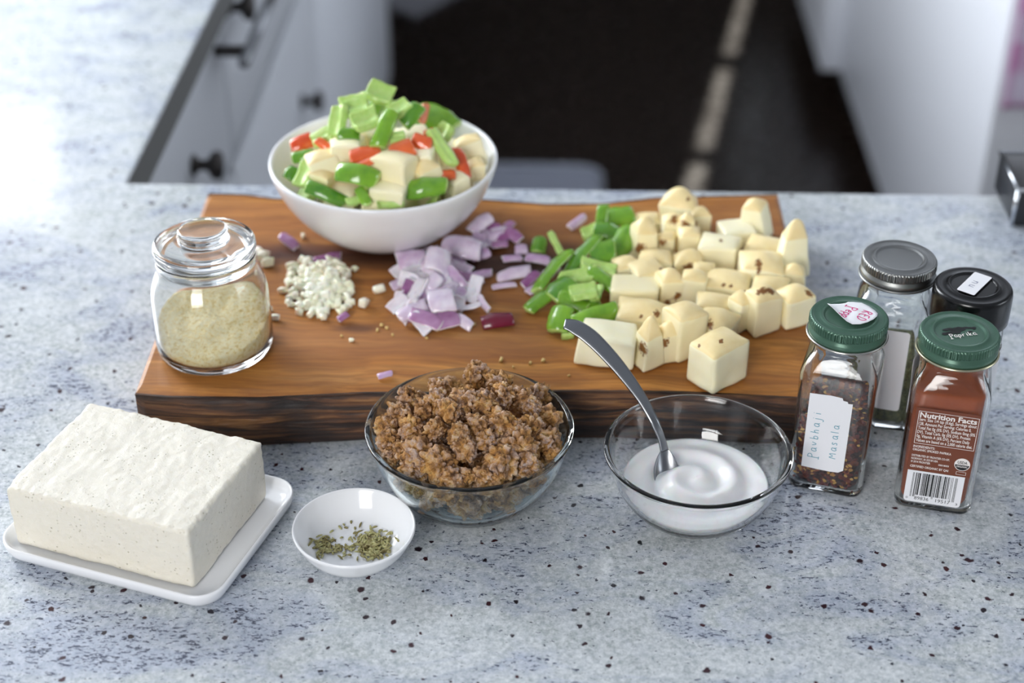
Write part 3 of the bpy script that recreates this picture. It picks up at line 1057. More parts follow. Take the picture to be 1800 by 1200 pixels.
PZ = [
 (1262, 634, 92, 92, 42, 'nearest potato cube at the tip of the pile, two clean cut faces', dict(bulge=.16, depth=.75, hh=.0265, jit=.03, point=-.04, spots=((1268, 602, 6), (1228, 606, 4)))),
 (1140, 612, 58, 76, 30, 'small potato chunk with a large oval brown eye beside the spoon', dict(bulge=.5, point=.25, spots=((1128, 613, 11),))),
 (1176, 606, 42, 62, 20, 'narrow potato sliver with a dark streak behind the oval-eyed chunk', dict(bulge=.3, spots=((1168, 606, 10),))),
 (1070, 606, 102, 62, -14, 'broad flat potato wedge that the spoon handle crosses', dict(bulge=.10, depth=.75)),
 (1130, 560, 98, 52, -10, 'rounded potato chunk with brown marks on top behind the oval-eyed chunk', dict(bulge=.5, depth=.8, spots=((1153, 550, 8), (1124, 553, 4)))),
 (1118, 517, 88, 50, -4, 'bright flat-cut potato chunk facing the green pepper', dict(bulge=.12, depth=.75)),
 (1098, 478, 48, 44, 15, 'small pale potato chunk next to the green pepper strips', dict(bulge=.3)),
 (1150, 464, 62, 36, -8, 'potato chunk with pale top behind the bright flat-cut chunk', dict(bulge=.3)),
 (1138, 482, 62, 40, 25, 'potato chunk tucked against the bright flat-cut chunk', dict(bulge=.3, lift=.004, spots=((1162, 475, 5),))),
 (1178, 508, 46, 58, 12, 'upright potato chunk with two dark eyes low on its side', dict(bulge=.3, spots=((1190, 522, 8), (1172, 531, 7)))),
 (1207, 468, 52, 44, 5, 'golden skinned potato chunk with a brown blotch on top, centre of pile', dict(bulge=.5, spots=((1208, 470, 10),))),
 (1220, 508, 44, 58, -10, 'plain narrow potato chunk in the middle of the pile', dict(bulge=.2)),
 (1203, 582, 72, 92, 35, 'tall potato chunk just behind the nearest cube', dict(bulge=.15)),
 (1256, 578, 76, 56, -25, 'potato chunk with a long brown scar on its skin above the nearest cube', dict(bulge=.4, lift=.002, spots=((1226, 558, 9), (1247, 570, 8)))),
 (1256, 540, 68, 46, -15, 'smooth potato chunk behind the long-scarred one', dict(bulge=.3, lift=.003)),
 (1276, 508, 84, 50, -18, 'wide potato chunk with thin brown scratch along its top edge', dict(bulge=.3, spots=((1272, 503, 5), (1288, 502, 4), (1314, 514, 6)))),
 (1302, 550, 40, 62, 38, 'slim upright potato chunk beside the split-eyed one', dict(bulge=.15)),
 (1341, 548, 54, 76, 30, 'upright potato chunk crowned by a dark split eye', dict(bulge=.2, spots=((1340, 513, 9), (1352, 511, 8)))),
 (1337, 482, 80, 60, -6, 'blocky potato chunk with a vertical brown eye near the far edge', dict(bulge=.3, spots=((1332, 463, 9), (1332, 478, 5)))),
 (1350, 512, 60, 36, -20, 'potato chunk lying below the blocky brown-eyed one', dict(bulge=.3, lift=.003)),
 (1344, 444, 72, 38, -12, 'low potato chunk behind the blocky brown-eyed one', dict(bulge=.25)),
 (1264, 446, 76, 54, -8, 'large clean-cut potato block in the back half of the pile', dict(bulge=.10, depth=.8, spots=((1266, 421, 5),))),
 (1295, 412, 62, 42, 22, 'pale watery potato slice leaning behind the clean-cut block', dict(bulge=.08)),
 (1333, 390, 58, 66, -20, 'peaked potato chunk standing farthest back by the board edge', dict(bulge=.2, point=.35, taper=(-.18, 0), spots=((1318, 402, 6),))),
 (1392, 448, 62, 84, 15, 'tall pointed potato chunk at the end of the board', dict(bulge=.4, point=.30, depth=.7)),
 (1394, 494, 52, 50, -15, 'potato chunk leaning against the tall pointed one', dict(bulge=.3, point=.2)),
 (1396, 540, 60, 64, 20, 'potato chunk with browned corner nearest the spice jars', dict(bulge=.3, spots=((1421, 516, 7),))),
 (1210, 428, 40, 52, 4, 'cut potato chunk under the dark-topped one at the back', dict(bulge=.15)),
 (1169, 434, 36, 42, 5, 'small potato chunk with a brown wedge mark, back row', dict(bulge=.2, spots=((1164, 427, 8),))),
 (1131, 428, 46, 68, 12, 'golden potato chunk with a round brown eye beside the pepper', dict(bulge=.35, spots=((1124, 438, 10),))),
 (1141, 395, 44, 32, 5, 'short potato chunk in the back row by the pepper', dict(bulge=.2)),
 (1194, 374, 64, 62, -14, 'topmost golden potato chunk at the very back of the pile', dict(bulge=.5, spots=((1212, 349, 5),))),
 (1181, 398, 36, 36, 8, 'tiny potato chunk with a dark smear in the back row', dict(bulge=.3, lift=.006, spots=((1184, 387, 9),))),
 (1230, 392, 38, 46, 10, 'pale potato chunk in the back row with a smudged corner', dict(bulge=.3, spots=((1222, 392, 7),))),
 (1207, 400, 28, 30, 10, 'small potato bit almost covered by a dark bruise', dict(bulge=.4, lift=.010, spots=((1207, 398, 11),))),
 (1236, 482, 40, 32, -6, 'little potato chunk wedged in the middle of the pile', dict(bulge=.2, lift=.003)),
]
for px, py, wp, hp, rot, lab, kw in PZ:
    potato(px, py, wp, hp, rot, lab, **kw)


# ================================================================== pepper and onion pieces
def strip_me(name, L, Wd, th, arc, bend, seed, nu=9, nw=8, ragged=.06):
    """a piece of a hollow wall: skin outside, flesh inside and on the cut sides"""
    rg = random.Random(seed)
    R_ = Wd / max(.05, arc)
    ragged = rg.uniform(.03, .17)
    pw = rg.uniform(2.2, 4.5)
    sl = rg.uniform(-.22, .22)
    bw = rg.uniform(-.25, .25)
    c0, c1 = rg.uniform(-.25, .25), rg.uniform(-.25, .25)
    v, f, mi = [], [], []
    for lay in (0, 1):
        for i in range(nu + 1):
            for j in range(nw + 1):
                u, s = i / nu - .5, j / nw - .5
                a_ = s * arc
                rr = R_ - (th if lay else 0)
                ends = 1 - ragged * (abs(2 * u) ** pw) * (1 + sl * 2 * (1 if u > 0 else -1)) + .13 * noise.noise(Vector((u * 4 + seed, s * 1.2, 0)))
                x = u * L * (1 + (c0 if u > 0 else c1) * s - .05 * (2 * s) ** 2) + bw * L * s * s
                y = rr * math.sin(a_) * ends
                z = rr * math.cos(a_) - R_ - bend * L * (u * u) * 2
                nz = noise.noise(Vector((x * 160 + seed, y * 160, lay))) * .0007 * min(1, L / .012)
                v.append(Vector((x, y, z + nz)))
    n0 = (nu + 1) * (nw + 1)
    for i in range(nu):
        for j in range(nw):
            k = i * (nw + 1) + j
            f.append((k, k + nw + 1, k + nw + 2, k + 1)); mi.append(0)
            f.append((n0 + k, n0 + k + 1, n0 + k + nw + 2, n0 + k + nw + 1)); mi.append(1)
    for i in range(nu):
        for j, fl_p in ((0, 0), (nw, 1)):
            k = i * (nw + 1) + j
            q = (k, n0 + k, n0 + k + nw + 1, k + nw + 1)
            f.append(q[::-1] if not fl_p == 0 else q[::1]); mi.append(1)
    for j in range(nw):
        for i in (0, nu):
            k = i * (nw + 1) + j
            f.append((k, k + 1, n0 + k + 1, n0 + k)); mi.append(1)
    c_ = sum(v, Vector()) / len(v)
    me = pydata(name, [p_ - c_ for p_ in v], f)
    me.polygons.foreach_set('material_index', mi)
    bm = bmesh.new(); bm.from_mesh(me)
    bmesh.ops.recalc_face_normals(bm, faces=bm.faces[:])
    ed = [e for e in bm.edges if len(e.link_faces) == 2 and e.calc_face_angle(0) > .9]
    if L > .012: bmesh.ops.bevel(bm, geom=ed, offset=min(.0005, th * .2), segments=1, affect='EDGES', profile=.5, material=1)
    bm.to_mesh(me); bm.free()
    return smooth_me(me)


def ground_angle(ang, D=None):
    a_ = math.radians(ang)
    dx, dy = math.cos(a_), math.sin(a_) / .54
    return math.atan2(dy, dx), math.hypot(dx, dy)


def strip(kind, px, py, Lp, Wp, ang, label, cat, group, mats, th, arc=1.0, bend=.05, roll=0, pitch=0, lift=0.0, pos=None, ground=True, seed=None, face=.35):
    seed = seed or int(px * 3 + py * 5)
    p_ = pos or at(px, py, BT + lift + .004)
    D = (p_ - CAM).length
    n_ = (Vector((0, 0, 1)) * (1 - face) - FW * face).normalized()
    d_ = RT * math.cos(math.radians(ang)) + UP * math.sin(math.radians(ang))
    x_ = d_ - FW * (d_.dot(n_) / FW.dot(n_))
    k = min(1.6, x_.length)
    x_.normalize()
    y_ = n_.cross(x_)
    c2 = Vector((y_.dot(RT), y_.dot(UP)))
    yp = abs(c2.x * math.sin(math.radians(ang)) - c2.y * math.cos(math.radians(ang)))
    me = strip_me(kind, Lp * D / F_PX * k * 1.10, Wp * D / F_PX / max(.5, yp) * 1.22, th, arc, bend, seed)
    o = mesh_obj(kind, me, None, mats)
    o.rotation_euler = (Matrix((x_, y_, n_)).transposed() @ Matrix.Rotation(math.radians(pitch), 3, 'Y') @ Matrix.Rotation(math.radians(roll), 3, 'X')).to_euler()
    o.location = p_
    if ground and pos is None:
        mz = min((o.rotation_euler.to_matrix() @ v_.co).z for v_ in me.vertices)
        z0 = CZ + BT + .0002 + lift
        # keep it on the line of sight while its lowest point touches its support
        c_ = at(px, py, BT + .0002 + lift - mz)
        o.location = c_
    return tag(o, label, cat, group)


GP = 'green pepper pieces on the cutting board'
GM = [GREEN_SKIN, GREEN_FLESH]
for px, py, L, W_, ang, lab, kw in [
 (1088, 380, 50, 34, 8, 'glossy green pepper piece at the very back of the strip pile', dict(lift=.006, arc=1.3)),
 (1058, 385, 42, 22, 80, 'slim green pepper strip standing behind the others', dict(lift=.004, arc=1.5, pitch=-20)),
 (1040, 407, 34, 28, 20, 'pale wet green pepper bit next to the slim standing strip', dict(roll=170)),
 (1072, 410, 54, 36, -20, 'green pepper piece with bright ridge in the back half', dict(lift=.005, arc=1.5)),
 (1096, 424, 54, 40, 52, 'deep green pepper curl leaning against the golden potato', dict(lift=.002, arc=1.7, roll=15)),
 (1058, 446, 42, 42, 5, 'square of green pepper in the middle of the pile', dict(lift=.007, arc=1.0, roll=10)),
 (1022, 448, 80, 26, 52, 'long green pepper strip running up the side of the pile', dict(lift=.006, arc=1.3, roll=-25)),
 (1016, 486, 66, 30, 12, 'pale inner side of green pepper turned upward', dict(lift=.008, roll=175, arc=1.2)),
 (1052, 470, 58, 30, -14, 'light green pepper piece lying flat above the pale one', dict(lift=.010, roll=160, arc=1.1)),
 (1060, 492, 60, 24, -38, 'narrow green pepper strip touching the bright potato chunk', dict(lift=.005, arc=1.4)),
 (1026, 514, 44, 42, 10, 'whitish cut pepper piece with upright edge in the pile', dict(lift=.010, roll=150, arc=1.2)),
 (1050, 515, 26, 28, 70, 'small upright green pepper bit beside the whitish one', dict(lift=.007, arc=1.6, roll=120)),
 (986, 508, 44, 40, 40, 'green pepper square at the side of the pile facing the onion', dict(lift=.005, arc=1.1, roll=-15)),
 (972, 474, 84, 22, 50, 'longest green pepper strip reaching back along the onion', dict(lift=.001, arc=1.3, roll=-20)),
 (947, 530, 46, 28, 38, 'bright green pepper tip pointing at the onion heap', dict(arc=1.5, roll=-10)),
 (1008, 532, 50, 30, -30, 'green pepper piece under the whitish cut one', dict(lift=.002, arc=1.3)),
 (983, 560, 42, 46, 75, 'dull green pepper piece in front with its skin turned out', dict(arc=1.6, roll=-20)),
 (1046, 556, 76, 30, 18, 'bright yellow-green pepper strip in front next to the spoon tip', dict(lift=.003, arc=1.3, roll=25)),
 (1035, 541, 40, 24, 5, 'shadowed green pepper piece between the front pieces', dict(lift=.001)),
 (998, 588, 20, 12, 10, 'tiny green pepper crumb by the spoon tip', dict(roll=180)),
 (948, 431, 26, 32, 80, 'stray curl of green pepper behind the onion pieces', dict(arc=2.0, roll=10)),
 (982, 433, 52, 17, -62, 'stray thin green pepper strip leaning on the back of the pile', dict(lift=.002, arc=1.2, roll=140)),
]:
    strip('pepper_piece', px, py, L, W_, ang, lab, 'pepper', GP, GM, .0042, **dict(dict(face=.5, bend=ro.uniform(.04, .2)), **{**kw, 'arc': kw.get('arc', 1.0) * 1.3}))

# ---- red onion
OW, OP = [ON_SKIN, ON_FLESH], [ON_PALE, ON_FLESH]
GO = 'chopped red onion on the cutting board'
for px, py, L, W_, ang, lab, mats, kw in [
 (874, 562, 52, 26, 8, 'dark wine-red scrap of onion skin lying alone in front', [ON_DARK, ON_DARK], dict(arc=1.8)),
 (850, 533, 30, 16, -55, 'white onion splinter just behind the dark red scrap', OP, dict(roll=70)),
 (677, 659, 24, 10, 15, 'single small onion fleck nearest the glass bowl', OP, dict()),
 (1015, 390, 34, 13, 38, 'lone lilac onion sliver far back by the green pepper', OP, dict(roll=20)),
 (508, 424, 36, 16, -40, 'lilac onion chip behind the jar near the white bowl', OW, dict()),
 (575, 453, 46, 12, 12, 'purple onion sliver lying behind the garlic heap', OW, dict()),
 (603, 557, 18, 11, 35, 'small purple onion bit in front of the garlic heap', OW, dict()),
 (772, 458, 38, 46, 80, 'large upright white onion petal topping the heap', OP, dict(lift=.010, roll=30, arc=1.5)),
 (722, 455, 46, 32, 5, 'white square of onion at the back corner of the heap', OP, dict(lift=.005)),
 (812, 432, 62, 36, -12, 'big pale onion wedge with yellow-green edge beside the white bowl', OP, dict(lift=.005, arc=1.4)),
 (845, 392, 42, 22, 40, 'white onion rib leaning near the side of the white bowl', OP, dict(lift=.006)),
 (868, 414, 34, 16, 10, 'pale onion piece beyond the yellow-edged wedge', OP, dict(lift=.002)),
 (896, 411, 32, 12, -10, 'dark purple onion tip at the far end of the trail', [ON_SKIN, ON_SKIN], dict()),
 (904, 480, 56, 20, 12, 'long lilac onion strip in the trail towards the pepper', OP, dict()),
 (932, 490, 34, 16, 42, 'bright purple onion chip in the trail towards the pepper', OW, dict()),
 (900, 454, 32, 12, 4, 'thin white onion sliver behind the trail', OP, dict()),
 (916, 438, 20, 17, 5, 'tiny greenish-white onion cube near the pepper curl', OP, dict()),
 (946, 455, 40, 15, -12, 'white and purple onion sliver below the stray pepper curl', OP, dict()),
 (968, 478, 36, 18, 45, 'white onion chip touching the long pepper strip', OP, dict(lift=.001)),
 (886, 502, 40, 10, 8, 'narrow onion shaving in front of the trail', OP, dict()),
 (938, 508, 24, 14, 30, 'small white onion fleck in front of the bright purple chip', OP, dict()),
 (815, 487, 50, 18, -20, 'dark purple onion sliver under the big pale wedge', [ON_SKIN, ON_SKIN], dict()),
 (847, 482, 34, 14, 12, 'greyish onion sliver between the heap and the trail', OP, dict()),
 (776, 527, 42, 34, 5, 'lilac square of onion in the front of the heap', OP, dict(lift=.010, arc=.6)),
 (725, 545, 50, 24, 25, 'curved white onion strip at the front corner of the heap', OP, dict(lift=.003)),
 (784, 562, 42, 26, 15, 'broad lilac onion chip, nearest of the heap', OW, dict(lift=.001, arc=.7)),
 (748, 560, 56, 22, -20, 'pale mauve onion chip beside the nearest one', OW, dict(lift=.002, arc=.7)),
]:
    strip('onion_piece', px, py, L, W_, ang, lab, 'onion', GO, mats, .0020, **dict(dict(arc=1.3, bend=.1, face=.4), **kw))
OH = at(765, 500, BT)


def onion_h(x, y):
    r2 = ((x - OH.x) / .024) ** 2 + ((y - OH.y) / .030) ** 2
    return BT + .011 * max(0, 1 - r2)


placed = []
tries = 0
while len(placed) < 46 and tries < 4000:
    tries += 1
    px, py = ro.gauss(765, 34), ro.gauss(508, 34)
    if not (698 < px < 838 and 432 < py < 575): continue
    if any(math.hypot(px - a, (py - b) * 1.3) < 14 for a, b in placed): continue
    placed.append((px, py))
    q = onto(px, py, onion_h)
    strip('onion_piece', px, py, ro.uniform(22, 42), ro.uniform(13, 26), ro.uniform(-60, 70), 'thin chip of red onion in the heap between garlic and pepper', 'onion', 'red onion chips of the heap',
          ro.choice([OW, OP, OP, OP, OP]), .0016, face=.45, arc=ro.uniform(.7, 1.9), bend=ro.uniform(0, .2), roll=ro.choice([0, 0, 180]) + ro.uniform(-30, 30), pitch=ro.uniform(-15, 15), lift=max(0, q.z - CZ - BT - .002))
placed = []
while len(placed) < 16:
    px = ro.uniform(790, 905); py = 455 - (px - 790) * .5 + ro.uniform(-18, 22)
    if any(math.hypot(px - a, py - b) < 11 for a, b in placed): continue
    placed.append((px, py))
    strip('onion_piece', px, py, ro.uniform(18, 34), ro.uniform(10, 18), ro.uniform(-40, 50), 'small onion chip scattered beside the white bowl', 'onion', 'onion chips beside the white bowl',
          ro.choice([OW, OP, [ON_SKIN, ON_SKIN]]), .0016, arc=ro.uniform(.4, 1.2), roll=ro.uniform(-20, 20), lift=ro.uniform(0, .002))

# ---- garlic
GA = [chunk_me('garlic_bit', 1, RND.uniform(.6, .9), RND.uniform(.55, .8), 50 + i, .2, div=4, rnd=.3, jit=.2, attrs=False) for i in range(8)]
for m_ in GA: m_.materials.append(GARLIC)
GH = at(563, 510, BT)


def garlic_h(x, y):
    r2 = ((x - GH.x) / .021) ** 2 + ((y - GH.y) / .027) ** 2
    return BT + .007 * max(0, 1 - r2)


def bit(mesh, name, p_, s, label, cat, group):
    o = bpy.data.objects.new(name, mesh)
    COL.objects.link(o)
    o.scale = (s, s, s)
    o.rotation_euler = (ro.uniform(-.4, .4), ro.uniform(-.4, .4), ro.uniform(0, 6.28))
    o.location = p_
    return tag(o, label, cat, group)


placed = []
tries = 0
while len(placed) < 130 and tries < 9000:
    tries += 1
    px, py = ro.gauss(562, 30), ro.gauss(510, 25)
    if ((px - 562) / 66) ** 2 + ((py - 510) / 52) ** 2 > 1: continue
    if any(math.hypot(px - a, (py - b) * 1.2) < 6.2 for a, b in placed): continue
    placed.append((px, py))
    q = onto(px, py, garlic_h)
    s = ro.uniform(.0042, .0072)
    bit(ro.choice(GA), 'garlic_bit', q + Vector((0, 0, s * .36)), s, 'pale bit of minced garlic in the heap beside the jar', 'garlic', 'minced garlic heap')
for px, py, s, lab in [(463, 452, .0085, 'larger garlic bit nearest the jar lid'), (470, 462, .0075, 'garlic bit stuck to the larger one nearest the jar lid'), (456, 441, .0062, 'smallest garlic bit of the three nearest the jar lid'),
                       (667, 508, .0062, 'stray garlic crumb between garlic heap and onion heap'), (640, 533, .0066, 'flat garlic sliver in front of the onion heap'), (483, 558, .0050, 'garlic crumb in front of the garlic heap close to the jar'),
                       (473, 541, .0044, 'tiny garlic crumb touching the view of the jar wall'), (533, 415, .0042, 'tiny garlic crumb behind the garlic heap near the bowl'), (624, 472, .0045, 'garlic crumb at the far side of the garlic heap'), (618, 597, .0030, 'minute garlic speck on the dark knot')]:
    bit(ro.choice(GA), 'garlic_bit', at(px, py, BT + s * .36), s, lab, 'garlic', 'stray garlic bits')
CB = []
for m_ in GA[:4]:
    c_ = m_.copy(); c_.materials.clear(); c_.materials.append(CRUMB); CB.append(c_)
for px, py, s in [(881, 632, .0032), (955, 633, .0026), (932, 638, .0024), (825, 567, .0026), (834, 570, .0024), (671, 571, .0022), (680, 576, .0020), (663, 580, .0018), (770, 580, .0020), (942, 541, .0030), (750, 594, .0018), (690, 588, .0016), (600, 590, .0016), (902, 645, .0016), (1000, 660, .0015)]:
    bit(ro.choice(CB), 'food_crumb', at(px, py, BT + s * .35), s, 'tiny golden crumb on the bare board', 'crumb', 'crumbs on the bare board')

# ================================================================== vegetables heaped in the white bowl
def veg_h(x, y):
    r2 = ((x - WB.x) / .071) ** 2 + ((y - WB.y - .004) / .071) ** 2
    return BT + .049 + .040 * max(-.2, 1 - r2)


VB = 'vegetables in the white bowl'


def seat(o, p_):
    o.location = p_
    # keep it inside the bowl wall
    for _ in range(30):
        bad = 0
        R3 = o.rotation_euler.to_matrix()
        for v_ in list(o.data.vertices)[::3]:
            q = R3 @ v_.co + o.location
            z = q.z - WB.z
            if z < WBH:
                r = math.hypot(q.x - WB.x, q.y - WB.y)
                bad = max(bad, r - (wb_in(max(.0056, z)) - .0006))
        if bad <= 0: break
        d = Vector((WB.x - o.location.x, WB.y - o.location.y, .03)).normalized()
        o.location += d * (bad + .0004)
    return o


def Z1(x, y): return 440 + x / 3.75, 140 + y / 3.75


for x, y, w_, h_, rot, lab, kw in [
 (960, 600, 250, 220, -28, 'big pale potato cube in the middle front of the bowl', dict(bulge=.08)),
 (490, 565, 200, 170, 20, 'potato cube towards the near-left side of the bowl heap', dict(bulge=.2)),
 (640, 465, 190, 110, 5, 'flat potato piece between green pepper and red pepper', dict(bulge=.1)),
 (1490, 490, 165, 190, 12, 'large potato cube against the far wall of the bowl rim', dict(bulge=.15)),
 (1155, 530, 150, 120, -10, 'small potato cube behind the big pale one', dict(bulge=.1)),
 (1165, 620, 160, 130, 35, 'yellow skinned potato chunk beside the big pale cube', dict(bulge=.4)),
 (1360, 690, 130, 130, 40, 'potato corner by the front rim of the bowl', dict(bulge=.1)),
 (920, 745, 220, 120, -12, 'potato cube half hidden below the big pale one', dict(bulge=.1)),
 (1500, 600, 120, 90, 15, 'shaded potato piece low by the rim', dict(bulge=.2)),
 (470, 660, 140, 110, -20, 'low potato piece above the arched pepper', dict(bulge=.2)),
]:
    px, py = Z1(x, y)
    q = onto(px, py, veg_h)
    o = potato(px, py, w_ / 3.75, h_ / 3.75, rot, lab, base=q, group=VB, tilt=(ro.uniform(-14, 14), ro.uniform(-14, 14)), **kw)
    seat(o, q + (q - CAM).normalized() * .006)
RM = [RED_SKIN, RED_FLESH]
for x, y, L, W_, ang, lab, mats, kw in [
 (340, 420, 130, 90, 25, 'red pepper piece on the side of the heap nearest the drawers', RM, dict()),
 (755, 490, 180, 90, 15, 'red pepper strip crossing the middle of the heap', RM, dict(roll=-20)),
 (700, 580, 240, 70, 22, 'lower red pepper strip beneath the crossing one', RM, dict(roll=-30)),
 (1000, 465, 140, 110, 20, 'bright red pepper piece above the big potato cube', RM, dict(arc=1.6)),
 (1130, 415, 120, 90, -20, 'dark red pepper piece deeper in the heap', RM, dict()),
 (1385, 550, 190, 80, -70, 'red pepper strip next to the large far potato cube', RM, dict(roll=-20)),
 (1305, 630, 80, 60, 10, 'small red pepper end by the front rim', RM, dict()),
 (1190, 360, 80, 60, 20, 'red pepper bit peeping from under green pieces', RM, dict()),
 (1140, 220, 110, 60, 75, 'pinkish pepper piece near the top of the heap', RM, dict(roll=180)),
 (480, 430, 90, 50, -40, 'small orange-red pepper bit beside the flat potato', RM, dict()),
 (775, 120, 100, 80, 70, 'green pepper cube at the crown of the heap', GM, dict(pos_up=.006)),
 (690, 210, 160, 150, 10, 'pale green pepper square turned inside out near the crown', GM, dict(roll=165, pos_up=.004)),
 (860, 160, 150, 140, -20, 'light green pepper chunk at the top of the heap', GM, dict(roll=160, pos_up=.008)),
 (1000, 130, 110, 90, 5, 'small green pepper cube on the far side of the crown', GM, dict(roll=170, pos_up=.006)),
 (590, 190, 110, 80, 80, 'dark green pepper curl at the side of the crown', GM, dict(arc=1.8)),
 (575, 300, 180, 120, 80, 'bluish pale pepper piece standing on its cut edge', GM, dict(roll=150, pos_up=.003)),
 (760, 320, 150, 150, 25, 'mid green pepper chunk under the crown', GM, dict(roll=160, pos_up=.006)),
 (650, 370, 130, 80, -10, 'shadowed green pepper piece below the bluish one', GM, dict(arc=1.4)),
 (985, 230, 130, 120, 30, 'green pepper chunk with light edge in the upper heap', GM, dict(roll=150, pos_up=.004)),
 (890, 380, 230, 95, 68, 'bright yellow-green pepper strip hanging down the heap', GM, dict(arc=1.6, pos_up=.006)),
 (1065, 270, 150, 90, 50, 'green pepper strip parallel to the bright hanging one', GM, dict(arc=1.3, pos_up=.004)),
 (970, 385, 90, 90, 10, 'small green pepper bit above the bright red piece', GM, dict(roll=170)),
 (1310, 235, 150, 130, 10, 'rounded green pepper piece at the far rim', GM, dict(arc=1.4, pos_up=.006)),
 (1430, 315, 210, 160, -30, 'broad green pepper piece overhanging the far rim', GM, dict(arc=1.3, pos_up=.007)),
 (1280, 345, 100, 110, 60, 'dull green pepper bit below the rounded far piece', GM, dict(roll=150)),
 (470, 375, 120, 110, 30, 'light green pepper chunk beside the red one near the drawers', GM, dict(roll=160)),
 (350, 505, 130, 70, 10, 'glossy green pepper piece along the inner wall', GM, dict(arc=1.5)),
 (1270, 500, 260, 80, -58, 'pale green pepper strip lying diagonally across the heap', GM, dict(roll=165, pos_up=.006)),
 (365, 650, 150, 130, 70, 'pale green pepper square low on the near side', GM, dict(roll=150, pos_up=.003)),
 (500, 755, 250, 80, -22, 'dark green pepper strip along the front rim', GM, dict(arc=1.4)),
 (700, 665, 250, 110, -14, 'arched green pepper ring section in front of the potato', GM, dict(arc=1.2, bend=.34, pos_up=.004)),
 (745, 770, 120, 60, -60, 'green pepper sliver under the arched section', GM, dict(arc=1.3)),
 (680, 790, 90, 60, 20, 'pale pepper bit under the arched section', GM, dict(roll=160)),
 (1160, 740, 240, 120, 6, 'rounded bright green pepper piece at the front rim', GM, dict(arc=1.8, pos_up=.003)),
 (920, 815, 150, 50, 4, 'pale green pepper edge just over the front rim', GM, dict(roll=165)),
 (275, 620, 80, 70, 60, 'shadowed green pepper bit against the inner wall', GM, dict()),
]:
    px, py = Z1(x, y)
    q = onto(px, py, veg_h)
    up_ = kw.pop('pos_up', 0.0)
    kw2 = dict(face=.8, arc=ro.uniform(1.2, 1.9), bend=ro.uniform(.05, .2), pitch=ro.uniform(-12, 12)); kw2.update(kw)
    o = strip('pepper_piece', px, py, L / 3.55, W_ / 3.3, ang, lab, 'pepper', VB, mats, .0046, pos=q, **kw2)
    seat(o, q + Vector((0, 0, up_)))
k = 0
for zz, n_, rr in ((.013, 5, .026), (.027, 8, .041), (.041, 9, .050), (.044, 5, .024), (.058, 5, .022)):
    for i in range(n_):
        a_ = 2 * PI * (i + .37 * k) / n_ + ro.uniform(-.2, .2)
        q = Vector((WB.x + rr * math.cos(a_), WB.y + rr * math.sin(a_), WB.z + zz))
        if (i + k) % 3 == 0:
            o = strip('pepper_piece', 0, 0, 70, 50, ro.uniform(0, 90), 'green pepper piece buried under the top layer of the bowl heap', 'pepper', 'buried pepper pieces in the white bowl', GM, .0046, pos=q, roll=ro.uniform(0, 180))
        else:
            o = potato(675, 280, 56, 60, ro.uniform(0, 90), 'potato cube buried under the top layer of the bowl heap', base=q, group='buried potato cubes in the white bowl', bulge=.1, seed=900 + k * 20 + i)
        seat(o, q)
    k += 1

# ================================================================== brown crumbles in the glass bowl
CL = []
for s in range(7):
    bm = bmesh.new()
    bmesh.ops.create_icosphere(bm, subdivisions=5, radius=1)
    rs = random.Random(40 + s)
    o3 = Vector((rs.uniform(0, 90), rs.uniform(0, 90), rs.uniform(0, 90)))
    sq = Vector((rs.uniform(.85, 1.2), rs.uniform(.85, 1.15), rs.uniform(.75, .95)))
    kn = []
    for v_ in bm.verts:
        n_ = v_.co.normalized()
        r = 1 + .34 * noise.noise(n_ * 1.5 + o3) + .22 * noise.noise(n_ * 3.1 + o3)
        P = Vector((n_.x * sq.x, n_.y * sq.y, n_.z * sq.z)) * r
        f1 = noise.voronoi(P * 2.5 + o3)[0][0]
        f2 = noise.voronoi(P * 6.5 + o3)[0][0]
        a1, a2 = math.sqrt(max(0, 1 - (f1 * 1.45) ** 2)), math.sqrt(max(0, 1 - (f2 * 1.4) ** 2))
        v_.co = P * (1 - .27 + .27 * a1 + .09 * a2)
        kn.append(a1 * .7 + a2 * .3)
    me = bpy.data.meshes.new('crumble_clump')
    bm.to_mesh(me); bm.free()
    smooth_me(me)
    me.attributes.new('knob', 'FLOAT', 'POINT').data.foreach_set('value', kn)
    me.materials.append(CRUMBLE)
    CL.append(me)


def tvp_h(x, y):
    r2 = ((x - TB.x) / .0545) ** 2 + ((y - TB.y - .006) / .0545) ** 2
    return .043 + .026 * max(-.3, 1 - r2)


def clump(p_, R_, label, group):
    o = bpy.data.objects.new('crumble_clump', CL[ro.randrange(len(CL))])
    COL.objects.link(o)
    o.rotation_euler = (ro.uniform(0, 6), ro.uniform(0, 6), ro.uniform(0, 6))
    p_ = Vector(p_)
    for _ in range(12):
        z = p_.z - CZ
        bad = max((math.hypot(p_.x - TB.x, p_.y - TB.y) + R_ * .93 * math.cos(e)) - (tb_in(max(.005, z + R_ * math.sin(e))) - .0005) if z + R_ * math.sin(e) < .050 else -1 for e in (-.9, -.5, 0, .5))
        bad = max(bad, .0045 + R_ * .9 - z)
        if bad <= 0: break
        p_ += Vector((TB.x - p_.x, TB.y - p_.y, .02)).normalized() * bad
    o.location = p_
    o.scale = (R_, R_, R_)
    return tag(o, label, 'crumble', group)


def Z4(x, y): return 620 + x / 3.75, 620 + y / 3.75


